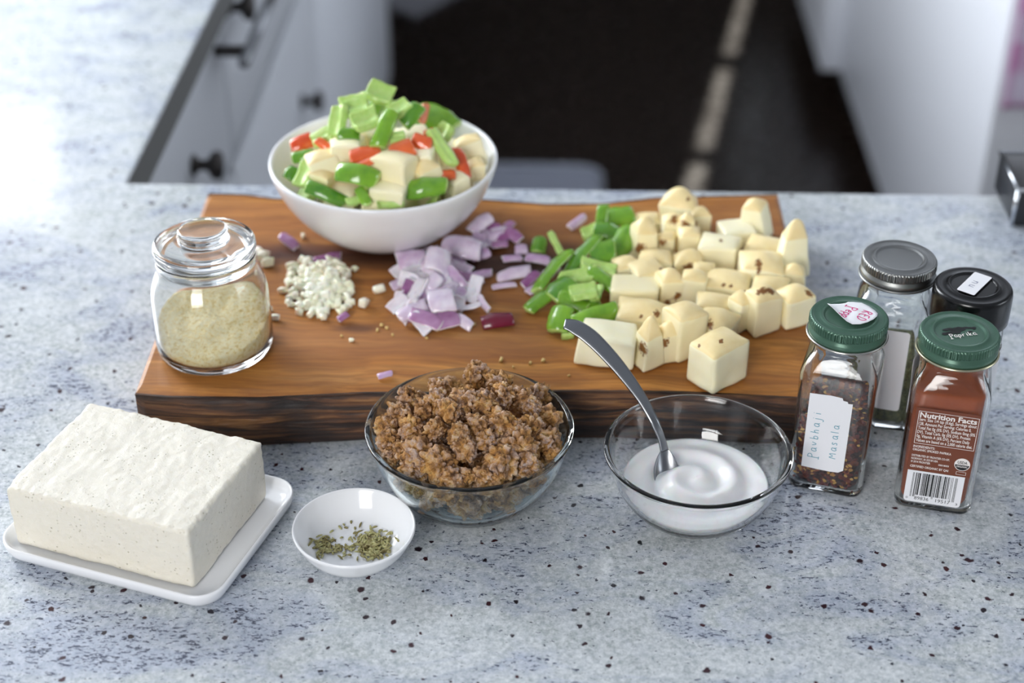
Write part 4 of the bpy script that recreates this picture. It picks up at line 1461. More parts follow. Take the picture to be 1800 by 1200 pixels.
BIGL = {(440, 645): 'large frosted brown crumble at the front of the heap nearest the tofu', (560, 700): 'large brown crumble at the front rim directly behind the fennel dish', (985, 690): 'large golden crumble at the front rim of the glass bowl, nearest the yogurt', (1090, 600): 'large crumble behind the golden one nearest the yogurt', (1150, 690): 'large crumble against the bluish glass wall facing the yogurt bowl'}
for x, y, r in [(820, 135, 85), (955, 180, 85), (565, 200, 72), (365, 285, 72), (745, 290, 90), (560, 300, 80), (470, 350, 80), (300, 380, 85), (205, 480, 88), (245, 565, 85), (390, 480, 85), (540, 500, 75), (640, 370, 90), (860, 310, 90), (1000, 260, 80), (1100, 280, 80), (1250, 275, 85), (1290, 410, 88), (1170, 350, 70), (960, 430, 90), (820, 450, 70), (700, 530, 75), (740, 620, 75), (440, 645, 120), (560, 700, 115), (650, 790, 90), (330, 625, 70), (760, 800, 62), (870, 795, 66), (985, 690, 115), (1090, 600, 120), (1150, 690, 110), (1270, 560, 85), (1300, 640, 60), (1080, 500, 85), (880, 560, 66), (250, 670, 60), (390, 730, 80), (1180, 470, 80)]:
    px, py = Z4(x, y)
    q = onto(px, py, tvp_h)
    R_ = r / 3.75 * (q - CAM).length / F_PX * 1.04
    big_ = r >= 110
    clump(q - Vector((0, 0, R_ * .25)), R_, BIGL[(x, y)] if big_ else 'knobbly brown crumble on top of the heap in the glass bowl', 'large front crumbles' if big_ else 'brown crumbles in the glass bowl')
for zz, n_, rr, R_ in ((.0150, 1, 0, .011), (.0150, 7, .021, .0105), (.027, 11, .037, .0105), (.030, 6, .020, .011), (.042, 12, .043, .009)):
    for i in range(n_):
        a_ = 2 * PI * i / n_ + zz * 70
        clump((TB.x + rr * math.cos(a_), TB.y + rr * math.sin(a_), CZ + zz), R_, 'brown crumble lying low in the glass bowl behind its wall', 'low crumbles in the glass bowl')

# ================================================================== fennel seeds
sd_in = inner([(0, .0032), (.016, .0036), (.023, .0062), (.0285, .0127), (.0313, .0187)])
sdz = lambda x, y: float(np.interp(math.hypot(x - SD.x, y - SD.y), [0, .016, .023, .0285, .0313], [.0034, .0038, .0064, .0130, .0188]))
v, f = [], []
for c_ in range(330):
    m_ = ro.random()
    if m_ < .66: px, py, hh = 500 + ro.gauss(935, 95) / 6, 840 + ro.gauss(735, 75) / 6, .0030
    elif m_ < .86: px, py, hh = 500 + ro.gauss(400, 62) / 6, 840 + ro.gauss(735, 60) / 6, .0018
    elif m_ < .97: px, py, hh = 500 + ro.gauss(620, 60) / 6, 840 + ro.gauss(775, 45) / 6, .0012
    else: px, py, hh = 500 + ro.uniform(480, 850) / 6, 840 + ro.uniform(450, 640) / 6, 0
    if py > 840 + 880 / 6: continue
    q = onto(px, py, sdz, .03)
    if math.hypot(q.x - SD.x, q.y - SD.y) > .0285: continue
    cl_ = math.exp(-((px - 656) / 22) ** 2 - ((py - 962) / 14) ** 2)
    q = q + Vector((0, 0, .0007 + ro.random() * hh * (.4 + .6 * cl_)))
    L_, w_ = ro.uniform(.0014, .0026), ro.uniform(.0005, .0008)
    if m_ > .97: L_ *= .6
    R3 = Matrix.Rotation(ro.uniform(0, 6.28), 3, 'Z') @ Matrix.Rotation(ro.uniform(-.5, .5), 3, 'Y')
    k0 = len(v)
    for i, (u, s) in enumerate(((-1, .15), (-.7, .7), (-.1, 1), (.5, .85), (.85, .45), (1, .1))):
        for k in range(6):
            a_ = PI * k / 3
            v.append(q + R3 @ Vector((u * L_, math.cos(a_) * s * w_, math.sin(a_) * s * w_ + .0003 * (1 - u * u))))
    for i in range(5):
        for k in range(6):
            f.append((k0 + i * 6 + k, k0 + i * 6 + (k + 1) % 6, k0 + i * 6 + 6 + (k + 1) % 6, k0 + i * 6 + 6 + k))
o = mesh_obj('fennel_seeds', pydata('fennel_seeds', v, f), None, [FENNEL])
tag(o, 'small heap of greenish-brown fennel seeds in the round white dish', 'seeds', kind='stuff')

# ================================================================== lidded glass jar on the board
JC = at(361, 669, BT) + Vector((0, .0352, 0)); JC.z = CZ + BT + .0002
jar = empty('glass_jar', JC)
jar.scale = (1.045, 1.045, 1.09)
tag(jar, 'round glass jar with knobbed glass lid half full of yellow flakes on the board', 'jar')
outer_p = [(0, .0010), (.024, .0008), (.0275, 0), (.0315, .0012), (.0336, .0050), (.0334, .018), (.0332, .034), (.0325, .041), (.0302, .0475), (.0278, .0515), (.0272, .0550), (.0282, .0575), (.0282, .0595), (.0268, .0605)]
inner_p = [(.0252, .0598), (.0250, .0550), (.0262, .0512), (.0288, .0468), (.0312, .0405), (.0320, .034), (.0322, .018), (.0321, .0070), (.0296, .0042), (.024, .0040), (0, .0040)]
mesh_obj('body', lathe_me('body', fillet(outer_p + inner_p), 96, False), jar, [GLASS])
lidp = [(0, .0530), (.0215, .0530), (.0240, .0540), (.0244, .0607), (.0262, .0612), (.0284, .0616), (.0289, .0640), (.0286, .0672), (.0268, .0686), (.0215, .0692), (.0150, .0694), (.0132, .0702), (.0134, .0722), (.0142, .0738), (.0138, .0752), (.0118, .0760), (0, .0762)]
lid = mesh_obj('lid', lathe_me('lid', fillet(lidp), 96, False), jar, [GLASS])
lid['label'] = 'clear glass lid with a flat round knob'
mesh_obj('lid_hollow', lathe_me('lid_hollow', fillet([(0, .0560), (.0190, .0560), (.0205, .0575), (.0200, .0640), (.0150, .0650), (.0100, .0660), (.0090, .0715), (.0060, .0730), (0, .0732)]), 64, False), lid, [GLASS])
bpy.data.objects.remove(bpy.data.objects['lid_hollow'])
mesh_obj('seal', lathe_me('seal', fillet([(.0245, .0550), (.0249, .0556), (.0249, .0590), (.0245, .0596)], 0), 64), lid, [glass('clear_silicone', (.95, .97, .97, 1), .25, 1.3)])
# flakes
v, f = [], []
NA, NR = 80, 22
for k in range(NA):
    pass
yi = lambda z: float(np.interp(z, [.0044, .0050, .008, .018, .034, .0405], [.0258, .0294, .0317, .0319, .0317, .0309])) - .0002


def ytop(x, y):
    return .0205 + .30 * y + .0022 * noise.noise(Vector((x * 70, y * 70, 2))) + .0010 * noise.noise(Vector((x * 240, y * 240, 5))) + .05 * x


zs = [.0043, .0052, .0075, .0100]
rows = []
v.append((0, 0, .0043))
for z in zs:
    for k in range(NA):
        a_ = 2 * PI * k / NA
        v.append((yi(z) * math.cos(a_), yi(z) * math.sin(a_), z))
for i in range(NR):
    s = 1 - i / NR
    for k in range(NA):
        a_ = 2 * PI * k / NA
        R_ = (.0316) * s
        x, y = R_ * math.cos(a_), R_ * math.sin(a_)
        v.append((x, y, max(.0102, ytop(x, y))))
v.append((0, 0, ytop(0, 0)))
for k in range(NA):
    f.append((0, 1 + (k + 1) % NA, 1 + k))
tot = len(zs) + NR
for i in range(tot - 1):
    for k in range(NA):
        q = (k + 1) % NA
        f.append((1 + i * NA + k, 1 + i * NA + q, 1 + (i + 1) * NA + q, 1 + (i + 1) * NA + k))
for k in range(NA):
    f.append((1 + (tot - 1) * NA + k, 1 + (tot - 1) * NA + (k + 1) % NA, len(v) - 1))
o = mesh_obj('yellow_flakes', pydata('yellow_flakes', v, f), None, [YEAST])
o.location = JC
o.scale = (1.045, 1.045, 1.09)
tag(o, 'pale yellow flakes sloping inside the round glass jar', 'flakes', kind='stuff')


# ================================================================== spice jars
def ring(h, r, mixc, rc, n=64):
    """cross-section between a rounded square (half size h, corner r) and a circle of radius rc"""
    sq = rrect(-h, h, -h, h, r, n // 4 - 1)
    out = []
    for x, y in sq:
        a_ = math.atan2(y, x)
        out.append((x * (1 - mixc) + rc * math.cos(a_) * mixc, y * (1 - mixc) + rc * math.sin(a_) * mixc))
    return out


def loft_me(name, secs, cap0=True, cap1=True):
    v, f = [], []
    n = len(secs[0][0])
    for pts, z in secs:
        v += [(x, y, z) for x, y in pts]
    for i in range(len(secs) - 1):
        for k in range(n):
            q = (k + 1) % n
            f.append((i * n + k, i * n + q, (i + 1) * n + q, (i + 1) * n + k))
    if cap0: f.append(tuple(range(n))[::-1])
    if cap1: f.append(tuple((len(secs) - 1) * n + k for k in range(n)))
    me = pydata(name, v, f)
    bm = bmesh.new(); bm.from_mesh(me); bmesh.ops.recalc_face_normals(bm, faces=bm.faces[:]); bm.to_mesh(me); bm.free()
    return smooth_me(me)


HW, CR = .0212, .0075
SHO = [(.0755, 0, .0), (.0790, .08, .0), (.0822, .26, .0), (.0850, .52, .0), (.0875, .82, .0), (.0890, 1, .0)]


def jar_secs(inset):
    h = HW - inset
    s = [(ring(h - .0022, CR - .003, 0, .02), .0 + inset * 1.6), (ring(h - .0006, CR - .0012, 0, .02), .0007 + inset * 1.6), (ring(h, CR - inset * .5, 0, .02), .0028 + inset * 1.6), (ring(h, CR - inset * .5, 0, .02), .035), (ring(h, CR - inset * .5, 0, .02), .0690)]
    for z, m_, _ in SHO:
        k = m_
        s.append((ring(h - .0045 * k, CR - inset * .5, m_, .0182 - inset), z))
    s.append((ring(h, CR, 1, .0180 - inset), .0900)); s.append((ring(h, CR, 1, .0180 - inset), .1045))
    return s


def jar_body(parent, mat):
    a_ = jar_secs(0)
    b_ = jar_secs(.0017)[::-1]
    return mesh_obj('body', loft_me('body', a_ + b_), parent, [mat])


def fill_me(name, z1, slope=(0, 0), bump=.001, inset=.0028):
    secs = [s for s in jar_secs(inset) if s[1] < z1 - .001]
    if secs[-1][1] < .035 < z1 - .002: pass
    last = None
    full = jar_secs(inset)
    for a_, b_ in zip(full, full[1:]):
        if a_[1] <= z1 <= b_[1] and b_[1] > a_[1]:
            u = (z1 - a_[1]) / (b_[1] - a_[1])
            last = [(p_[0] + (q[0] - p_[0]) * u, p_[1] + (q[1] - p_[1]) * u) for p_, q in zip(a_[0], b_[0])]
    secs.append((last, z1))
    v, f = [], []
    n = len(last)
    for pts, z in secs: v += [(x, y, z) for x, y in pts]
    m = len(secs)
    T = 8
    for t_ in range(1, T):
        s = 1 - t_ / T
        v += [(x * s, y * s, z1) for x, y in last]
    v.append((0, 0, z1))
    for i in range(m - 1 + T - 1):
        for k in range(n):
            q = (k + 1) % n
            f.append((i * n + k, i * n + q, (i + 1) * n + q, (i + 1) * n + k))
    L0 = (m + T - 2) * n
    for k in range(n): f.append((L0 + k, L0 + (k + 1) % n, len(v) - 1))
    f.append(tuple(range(n))[::-1])
    out = []
    for i, (x, y, z) in enumerate(v):
        if i >= (m - 1) * n:
            z += slope[0] * x + slope[1] * y + bump * noise.noise(Vector((x * 150, y * 150, z1)))
        out.append((x, y, z))
    return pydata(name, out, f)


def tin_lid(parent, mat, rim, label):
    R_ = .0212
    z0, z1 = .0950, .1070
    prof = [(0, z1 - .0012), (.0120, z1 - .0012), (.0127, z1 - .00115), (.0130, z1 - .0011), (.0137, z1 - .0004), (.0140, z1 - .0003), (.0147, z1 - .0003), (.0150, z1 - .0003), (.0157, z1 - .0007), (.0160, z1 - .0008), (.0186, z1 - .0008), (.0189, z1 - .0008), (.0200, z1 - .0002), (.0207, z1 - .0006), (R_ - .0002, z1 - .0016), (R_ - .0001, z1 - .0052), (R_ - .0010, z1 - .0058), (R_ - .0010, z1 - .0068), (R_ + .0001, z1 - .0080), (R_ + .0001, z1 - .0098), (R_ - .0002, z0 + .0012), (R_ - .0010, z0 + .0004), (.0190, z0 + .0006), (.0186, z1 - .0016), (0, z1 - .0020)]
    NK = 76
    n = NK * 4

    def rf(r, z, a_):
        if z1 - .0054 < z < z1 - .0012 and r > R_ - .0006:
            return r + .00034 * (1 if (a_ * NK / (2 * PI)) % 1 < .5 else -1.2)
        return r
    # denser rows through the knurled band
    pr = []
    for a_, b_ in zip(prof, prof[1:]):
        pr.append(a_)
    pr.append(prof[-1])
    l = mesh_obj('lid', lathe_me('lid', pr, n, False, rf), parent, [mat])
    l['label'] = label
    for pg in l.data.polygons:
        if pg.center.to_2d().length > R_ - .0012 and z1 - .0056 < pg.center.z < z1 - .0012: pg.use_smooth = False
    rm = [(R_ + .0003 + .00085 * math.cos(2 * PI * k / 10), z0 + .0006 + .00075 * math.sin(2 * PI * k / 10)) for k in range(10)]
    mesh_obj('rolled_rim', lathe_me('rolled_rim', rm, 96), l, [rim])
    return l


def flat_me(name, poly, th=.00012):
    """a thin printed shape in the xz plane, facing -y"""
    n = len(poly)
    v = [(x, 0, z) for x, z in poly] + [(x, th, z) for x, z in poly]
    f = [tuple(range(n)), tuple(range(n, 2 * n))[::-1]] + [(k, n + k, n + (k + 1) % n, (k + 1) % n) for k in range(n)]
    me = pydata(name, v, f, False)
    bm = bmesh.new(); bm.from_mesh(me); bmesh.ops.recalc_face_normals(bm, faces=bm.faces[:]); bm.to_mesh(me); bm.free()
    return me


def lettering(text, width, size, parent, loc, mat, bold=0.0, align='LEFT', name='lettering', maxh=None):
    """printed letters lying in the xz plane, fitted to a width"""
    cu = bpy.data.curves.new(name, 'FONT')
    cu.body = text
    cu.size = size
    cu.offset = bold * size
    cu.resolution_u = 2
    t_ = bpy.data.objects.new(name, cu)
    COL.objects.link(t_)
    bpy.context.view_layer.update()
    me = bpy.data.meshes.new_from_object(t_.evaluated_get(bpy.context.evaluated_depsgraph_get()))
    bpy.data.objects.remove(t_)
    me.name = name
    xs = [v_.co.x for v_ in me.vertices]
    k = width / (max(xs) - min(xs)) if width else 1
    x0 = min(xs)
    for v_ in me.vertices:
        v_.co = Vector(((v_.co.x - x0) * k, 0, v_.co.y))
    me.materials.clear(); me.materials.append(mat)
    o = bpy.data.objects.new(name, me)
    COL.objects.link(o)
    o.parent = parent
    o.location = loc
    return o


STROKES = {   # hand lettering, one unit tall
 'P': [[(.1, -.35), (.1, 1), (.15, 1), (.5, .95), (.6, .7), (.45, .48), (.1, .45)], [(-.12, -.33), (.3, -.36)]],
 'a': [[(.5, .55), (.3, .65), (.1, .5), (.08, .15), (.28, 0), (.5, .2), (.5, .6)], [(.5, .4), (.55, .05), (.65, 0)]],
 'v': [[(.05, .6), (.28, 0), (.5, .62)]],
 'b': [[(.1, 1), (.1, 0)], [(.1, .35), (.3, .58), (.52, .4), (.48, .1), (.25, 0), (.1, .1)]],
 'h': [[(.1, 1), (.1, 0)], [(.1, .35), (.3, .58), (.46, .45), (.48, 0)]],
 'j': [[(.3, .6), (.32, -.25), (.15, -.4), (.0, -.3)], [(.32, .8), (.35, .86)]],
 'i': [[(.15, .6), (.17, 0)], [(.17, .8), (.2, .86)]],
 'M': [[(.02, 0), (.1, 1), (.38, .2), (.68, 1), (.76, 0)]],
 's': [[(.45, .55), (.25, .65), (.1, .5), (.4, .22), (.35, .02), (.08, .05)]],
 'l': [[(.15, 1), (.17, 0)]],
 'R': [[(.1, 0), (.1, 1), (.45, .95), (.5, .7), (.1, .5), (.55, 0)]],
 'E': [[(.55, 1), (.1, 1), (.1, 0), (.55, 0)], [(.1, .52), (.45, .52)]],
 'D': [[(.1, 0), (.1, 1), (.45, .85), (.58, .5), (.42, .12), (.1, 0)]],
 'p': [[(.1, .62), (.1, -.4)], [(.1, .45), (.3, .62), (.5, .45), (.45, .12), (.25, 0), (.1, .1)]],
 'e': [[(.1, .33), (.5, .36), (.45, .58), (.25, .64), (.08, .35), (.2, .03), (.5, .08)]],
 'r': [[(.1, .6), (.12, 0)], [(.12, .38), (.28, .6), (.45, .58)]],
 'n': [[(.1, .6), (.1, 0)], [(.1, .38), (.3, .6), (.45, .45), (.47, 0)]],
 'u': [[(.08, .6), (.1, .15), (.28, 0), (.48, .2), (.5, .6)], [(.5, .3), (.53, 0)]],
 'k': [[(.1, 1), (.1, 0)], [(.48, .6), (.12, .28), (.5, 0)]],
}


def handwriting(text, h, parent, origin, right, up, nrm, mat, pen, name='handwriting', adv=.68, bend=None):
    """pen strokes as thin ribbons on a surface"""
    v, f = [], []
    x = 0.0
    for ch in text:
        if ch == ' ': x += .5; continue
        for ln in STROKES[ch]:
            pts = fillet(ln, 2) if len(ln) > 2 else ln
            P = [origin + right * ((x + a_) * h) + up * (b_ * h) for a_, b_ in pts]
            if bend: P = [bend(p_) for p_ in P]
            k0 = len(v)
            for i, p_ in enumerate(P):
                d = (P[min(i + 1, len(P) - 1)] - P[max(i - 1, 0)]).normalized()
                s = d.cross(nrm).normalized() * pen / 2
                v.append(p_ - s); v.append(p_ + s)
            for i in range(len(P) - 1):
                f.append((k0 + 2 * i, k0 + 2 * i + 1, k0 + 2 * i + 3, k0 + 2 * i + 2))
        x += adv + (.22 if ch == 'M' else 0) - (.25 if ch in 'il' else 0)
    return mesh_obj(name, pydata(name, v, f, False), parent, [mat])


def spice_jar(c, rz, label):
    r = empty('spice_jar', Vector((c.x, c.y, CZ + .0003)), rz)
    return tag(r, label, 'spice jar', 'spice jars at the end of the board')


JZ = .107
SG = glass('jar_glass', (.975, .99, .98, 1))
Y_ = -HW - .00018
VX, VZ, VN = Vector((1, 0, 0)), Vector((0, 0, 1)), Vector((0, -1, 0))

# ---- paprika
pc = at(1688, 582, JZ)
pj = spice_jar(pc, math.radians(-12.5), 'square glass jar of red-brown paprika with green lid and printed nutrition label')
jar_body(pj, SG)
l = tin_lid(pj, GREEN_TIN, RIM_TIN, 'green lacquered lid with a scribbled-over centre')
o = mesh_obj('paprika', fill_me('paprika', .0785, (.02, .12), .0012), None, [PAPRIKA])
o.location, o.rotation_euler = pj.location, pj.rotation_euler
tag(o, 'red-brown paprika powder filling the square jar to its shoulders', 'paprika', kind='stuff')
fx0, fx1 = -.0152, .0166
lab_ = mesh_obj('label', flat_me('label', [(-.0168, .0270), (.0172, .0270), (.0172, .0690), (-.0168, .0690)], .00008), pj, [PRINT_BROWN])
lab_.location = (0, Y_ + .00008, 0)
lab_['label'] = 'brown printed label with white nutrition panel'


def bar_frame(x0, x1, z0, z1, t_):
    return [(x0, x1, z0, z0 + t_), (x0, x1, z1 - t_, z1), (x0, x0 + t_, z0, z1), (x1 - t_, x1, z0, z1)]


def rects_me(name, rs):
    v, f = [], []
    for x0, x1, z0, z1 in rs:
        k = len(v)
        v += [(x0, 0, z0), (x1, 0, z0), (x1, 0, z1), (x0, 0, z1)]
        f.append((k, k + 1, k + 2, k + 3))
    return pydata(name, v, f, False)


o = mesh_obj('panel_border', rects_me('panel_border', bar_frame(fx0, fx1, .0452, .0668, .00028)), lab_, [PRINT_WHITE]); o.location = (0, -.00006, 0)
tw_ = fx1 - fx0 - .0016
tx = fx0 + .0008
lettering('Nutrition Facts', tw_ - .0002, .0046, lab_, (tx, -.00006, .0628), PRINT_WHITE, .03)
for i, (s, k) in enumerate([('Serv. Size 1/4 tsp (0.6g), Servings about', 1), ('128, Amount Per Serving: Calories 0,', .92), ('Total Fat 0g (0% DV), Sodium 0mg (0%', 1), ('DV), Total Carb. 0g (0% DV), Protein', .93), ('0g, Vitamin A (6% DV), Percent Daily', .93), ('Values are based on a 2,000 calorie diet.', .99)]):
    lettering(s, tw_ * k, .00285, lab_, (tx, -.00006, .0604 - i * .00276), PRINT_WHITE, .016)
lettering('INGREDIENTS:', .0115, .0022, lab_, (fx0, -.00006, .0425), PRINT_WHITE, .016)
lettering('ORGANIC SMOKED PAPRIKA', .0205, .0022, lab_, (fx0, -.00006, .0403), PRINT_WHITE, .016)
for i, (s, k) in enumerate([('DISTRIBUTED BY FRONTIER CO-OP,', .0202), ('NORWAY, IA 52318 USA', .0142), ('\u00a9 2014 FRONTIER', .0104)]):
    lettering(s, k, .0019, lab_, (fx0, -.00006, .0364 - i * .0021), PRINT_WHITE, .016)
lettering('00018003', .0056, .0016, lab_, (fx0 + .0148, -.00006, .0322), PRINT_WHITE, .016)
lettering('CERTIFIED ORGANIC BY QAI', .0205, .0021, lab_, (fx0, -.00006, .0290), PRINT_WHITE, .016)
# round organic seal
cxs, czs, rs_ = .0120, .0352, .0042
circ = lambda r, n=40: [(cxs + r * math.cos(2 * PI * k / n), czs + r * math.sin(2 * PI * k / n)) for k in range(n)]
seal = mesh_obj('organic_seal', flat_me('organic_seal', circ(rs_), .00004), lab_, [PRINT_WHITE]); seal.location = (0, -.00008, 0)
half = [(cxs + (rs_ - .0004) * math.cos(a_), czs + (rs_ - .0004) * math.sin(a_)) for a_ in [PI + .06 + (PI - .12) * k / 24 for k in range(25)]]
o = mesh_obj('seal_field', flat_me('seal_field', half, .00003), lab_, [INK_BLACK]); o.location = (0, -.00013, 0)
lettering('USDA', .0052, .0026, lab_, (cxs - .0026, -.00014, czs + .0005), INK_BLACK, .02)
lettering('ORGANIC', .0060, .0017, lab_, (cxs - .0030, -.00018, czs - .0019), PRINT_WHITE, .015)
o = mesh_obj('kosher_mark', rects_me('kosher_mark', bar_frame(.0095, .0148, .0282, .0303, .0002)), lab_, [PRINT_WHITE]); o.location = (0, -.00006, 0)
bc = [(-.0160, .0268), (-.0160, .0075)] + [(-.0160 + .0022 * (1 - math.cos(a_)), .0075 - .0022 * math.sin(a_)) for a_ in (.4, .8, 1.2, PI / 2)] + [(.0126 + .0022 * math.sin(a_), .0053 + .0022 * (1 - math.cos(a_))) for a_ in (0, .4, .8, 1.2, PI / 2)] + [(.0148, .0268)]
o = mesh_obj('barcode_label', flat_me('barcode_label', bc, .00008), pj, [PAPER]); o.location = (0, Y_ + .00008, 0)
o['label'] = 'white barcode field with rounded lower corners'
# UPC-A bars for 0 89836 19517 3
Lc = ['0001101', '0011001', '0010011', '0111101', '0100011', '0110001', '0101111', '0111011', '0110111', '0001011']
code = '089836195173'
bits = '101' + ''.join(Lc[int(d)] for d in code[:6]) + '01010' + ''.join(''.join('1' if b_ == '0' else '0' for b_ in Lc[int(d)]) for d in code[6:]) + '101'
bx0, bw = -.0128, .0240 / 95
rs = []
i = 0
while i < 95:
    if bits[i] == '1':
        j = i
        while j < 95 and bits[j] == '1': j += 1
        zb = .0088 if (i < 10 or i > 84 or 45 <= i <= 49) else .0102
        rs.append((bx0 + i * bw, bx0 + j * bw, zb, .0255))
        i = j
    else: i += 1
bl = mesh_obj('barcode', rects_me('barcode', rs), o, [INK_BLACK]); bl.location = (0, -.00005, 0)
for s, x_, k, sz in (('0', -.0148, .0011, .0020), ('89836', -.0102, .0078, .0033), ('19517', .0014, .0078, .0033), ('3', .0122, .0011, .0020)):
    lettering(s, k, sz, o, (x_, -.00005, .0070), INK_BLACK)
# the lid's scribble: black pen patches and the word left readable
zl = JZ - .0011
ud = Vector((math.cos(math.radians(26)), math.sin(math.radians(26)), 0)); vd = Vector((-ud.y, ud.x, 0)); nz_ = Vector((0, 0, 1))
v, f = [], []
rs2 = random.Random(5)
for k in range(34):
    u_, w_ = rs2.uniform(-.0095, .0100), rs2.uniform(.0000, .0052)
    c_ = ud * u_ + vd * (w_ - .0004) + Vector((0, 0, zl + .00008 + k * 2e-6))
    k0 = len(v); n = 7; r_ = rs2.uniform(.0007, .0017)
    for q in range(n):
        a_ = 2 * PI * q / n
        v.append(c_ + ud * (r_ * 1.3 * math.cos(a_) * rs2.uniform(.7, 1.2)) + vd * (r_ * .8 * math.sin(a_) * rs2.uniform(.7, 1.2)))
    f.append(tuple(range(k0, k0 + n)))
mesh_obj('scribble', pydata('scribble', v, f, False), l, [INK_BLACK])
handwriting('Paprika', .0034, l, -ud * .0072 - vd * .0042 + Vector((0, 0, zl + .0003)), ud, vd, nz_, PRINT_WHITE, .0005)

# ---- chili flakes
vc = at(1493, 554, JZ)
vj = spice_jar(vc, math.radians(-17), 'square glass jar of dark chili flakes with green lid and handwritten white labels')
jar_body(vj, SG)
l = tin_lid(vj, GREEN_TIN, M('silver_rim', rgb(200, 196, 190), .25, Metallic=1.0).m, 'green lid with a peeling paper sticker')
o = mesh_obj('chili_flakes', fill_me('chili_flakes', .0500, (.06, .10), .003), None, [CHILI])
o.location, o.rotation_euler = vj.location, vj.rotation_euler
tag(o, 'dark red chili flakes with golden seeds filling half of the square jar', 'chili flakes', kind='stuff')
v, f, mi = [], [], []
rs2 = random.Random(8)
for k in range(420):
    side_ = rs2.choice([0, 0, 0, 1, 2, 3])
    a_, z = rs2.uniform(-.0172, .0172), rs2.uniform(.004, .049)
    h = HW - .0027
    if side_ == 3:
        c_ = Vector((rs2.uniform(-.017, .017), rs2.uniform(-.017, .017), 0)); c_.z = .0503 + .06 * c_.x + .10 * c_.y; n_ = Vector((0, 0, 1)); e1 = Vector((1, 0, 0))
    elif side_ == 0: c_ = Vector((a_, -h, z)); n_ = Vector((0, -1, 0)); e1 = Vector((1, 0, 0))
    elif side_ == 1: c_ = Vector((h, a_, z)); n_ = Vector((1, 0, 0)); e1 = Vector((0, 1, 0))
    else: c_ = Vector((-h, a_, z)); n_ = Vector((-1, 0, 0)); e1 = Vector((0, 1, 0))
    e2 = n_.cross(e1)
    w_ = rs2.uniform(0, 6.28)
    E1 = e1 * math.cos(w_) + e2 * math.sin(w_); E2 = n_.cross(E1)
    r1, r2 = rs2.uniform(.0006, .0017), rs2.uniform(.0005, .0011)
    k0 = len(v); nn = 7
    for q in range(nn):
        t_ = 2 * PI * q / nn
        v.append(c_ + E1 * (r1 * math.cos(t_) * rs2.uniform(.8, 1.2)) + E2 * (r2 * math.sin(t_) * rs2.uniform(.8, 1.2)) - n_ * .00006)
    v.append(c_ + n_ * .00012)
    m_ = 0 if rs2.random() < .26 else 1
    for q in range(nn): f.append((k0 + q, k0 + (q + 1) % nn, k0 + nn)); mi.append(m_)
me = pydata('flake', v, f, False); me.polygons.foreach_set('material_index', mi)
fo = mesh_obj('flake', me, o, [SEED_PALE, CHIP_RED]); fo['kind'] = 'stuff'
pts = [(-.0136, .0165), (-.0060, .0162), (.0020, .0161), (.0070, .0165), (.0098, .0185), (.0101, .0640), (.0076, .0638), (.0072, .0650), (.0048, .0652), (.0042, .0668), (-.0020, .0672), (-.0070, .0668), (-.0136, .0664)]
pl = mesh_obj('paper_label', flat_me('paper_label', pts, .0001), vj, [PAPER]); pl.location = (0, Y_ + .00008, 0)
pl['label'] = 'torn white paper label with blue handwriting'
upv, rtv = Vector((-1, 0, 0)), Vector((0, 0, 1))
handwriting('Pavbhaji', .0046, pl, Vector((-.0062, -.00008, .0235)), rtv, upv, VN, INK_BLUE, .00042, adv=.92)
handwriting('Masala', .0044, pl, Vector((.0046, -.00008, .0255)), rtv, upv, VN, INK_BLUE, .00042, adv=.92)
# peeling sticker on the lid
v, f = [], []
sq_ = [(-.0118, .0050), (-.0040, .0088), (-.0020, .0118), (.0060, .0120), (.0128, .0060), (.0130, .0010), (.0080, -.0062), (.0010, -.0104), (-.0050, -.0046), (-.0120, .0010)]
gx = 22
poly = sq_


def inside(x, y):
    c_ = False
    for (x0, y0), (x1, y1) in zip(poly, poly[1:] + poly[:1]):
        if (y0 > y) != (y1 > y) and x < (x1 - x0) * (y - y0) / (y1 - y0) + x0: c_ = not c_
    return c_


def curl(p_):
    p_ = p_ * 1.12
    d = max(0, -(p_.x * .75 + p_.y * .66) - .0036)
    z = JZ + .0003 + d * d * 110 + .0004 * max(0, math.sin(p_.x * 500))
    return Vector((p_.x + d * .12, p_.y + d * .12, min(z, JZ + .0065)))


cpoly = [Vector((x, y, 0)) for x, y in fillet(sq_ + sq_[:1], 1)[:-1]]
NPO = len(cpoly)
for s in range(9):
    k_ = 1 - s / 9
    for p_ in cpoly: v.append(curl(p_ * k_))
v.append(curl(Vector((0, 0, 0))))
for s in range(8):
    for k in range(NPO):
        q = (k + 1) % NPO
        f.append((s * NPO + k, s * NPO + q, (s + 1) * NPO + q, (s + 1) * NPO + k))
for k in range(NPO): f.append((8 * NPO + k, 8 * NPO + (k + 1) % NPO, len(v) - 1))
st = mesh_obj('sticker', pydata('sticker', v, f), l, [PAPER])
sm = st.modifiers.new('thickness', 'SOLIDIFY'); sm.thickness = .00012
st['label'] = 'peeling white sticker with pink handwriting'
rd = Vector((math.cos(math.radians(-105)), math.sin(math.radians(-105)), 0)); du = Vector((-rd.y, rd.x, 0))
lift2 = lambda p_: curl(p_ / 1.12) + Vector((0, 0, .00025))
handwriting('RED', .0056, l, Vector((.0066, .0070, 0)), rd, du, nz_, INK_PINK, .0006, bend=lift2)
handwriting('Pepp', .0052, l, Vector((-.0014, .0080, 0)), rd, du, nz_, INK_PINK, .0006, bend=lift2, adv=.62)

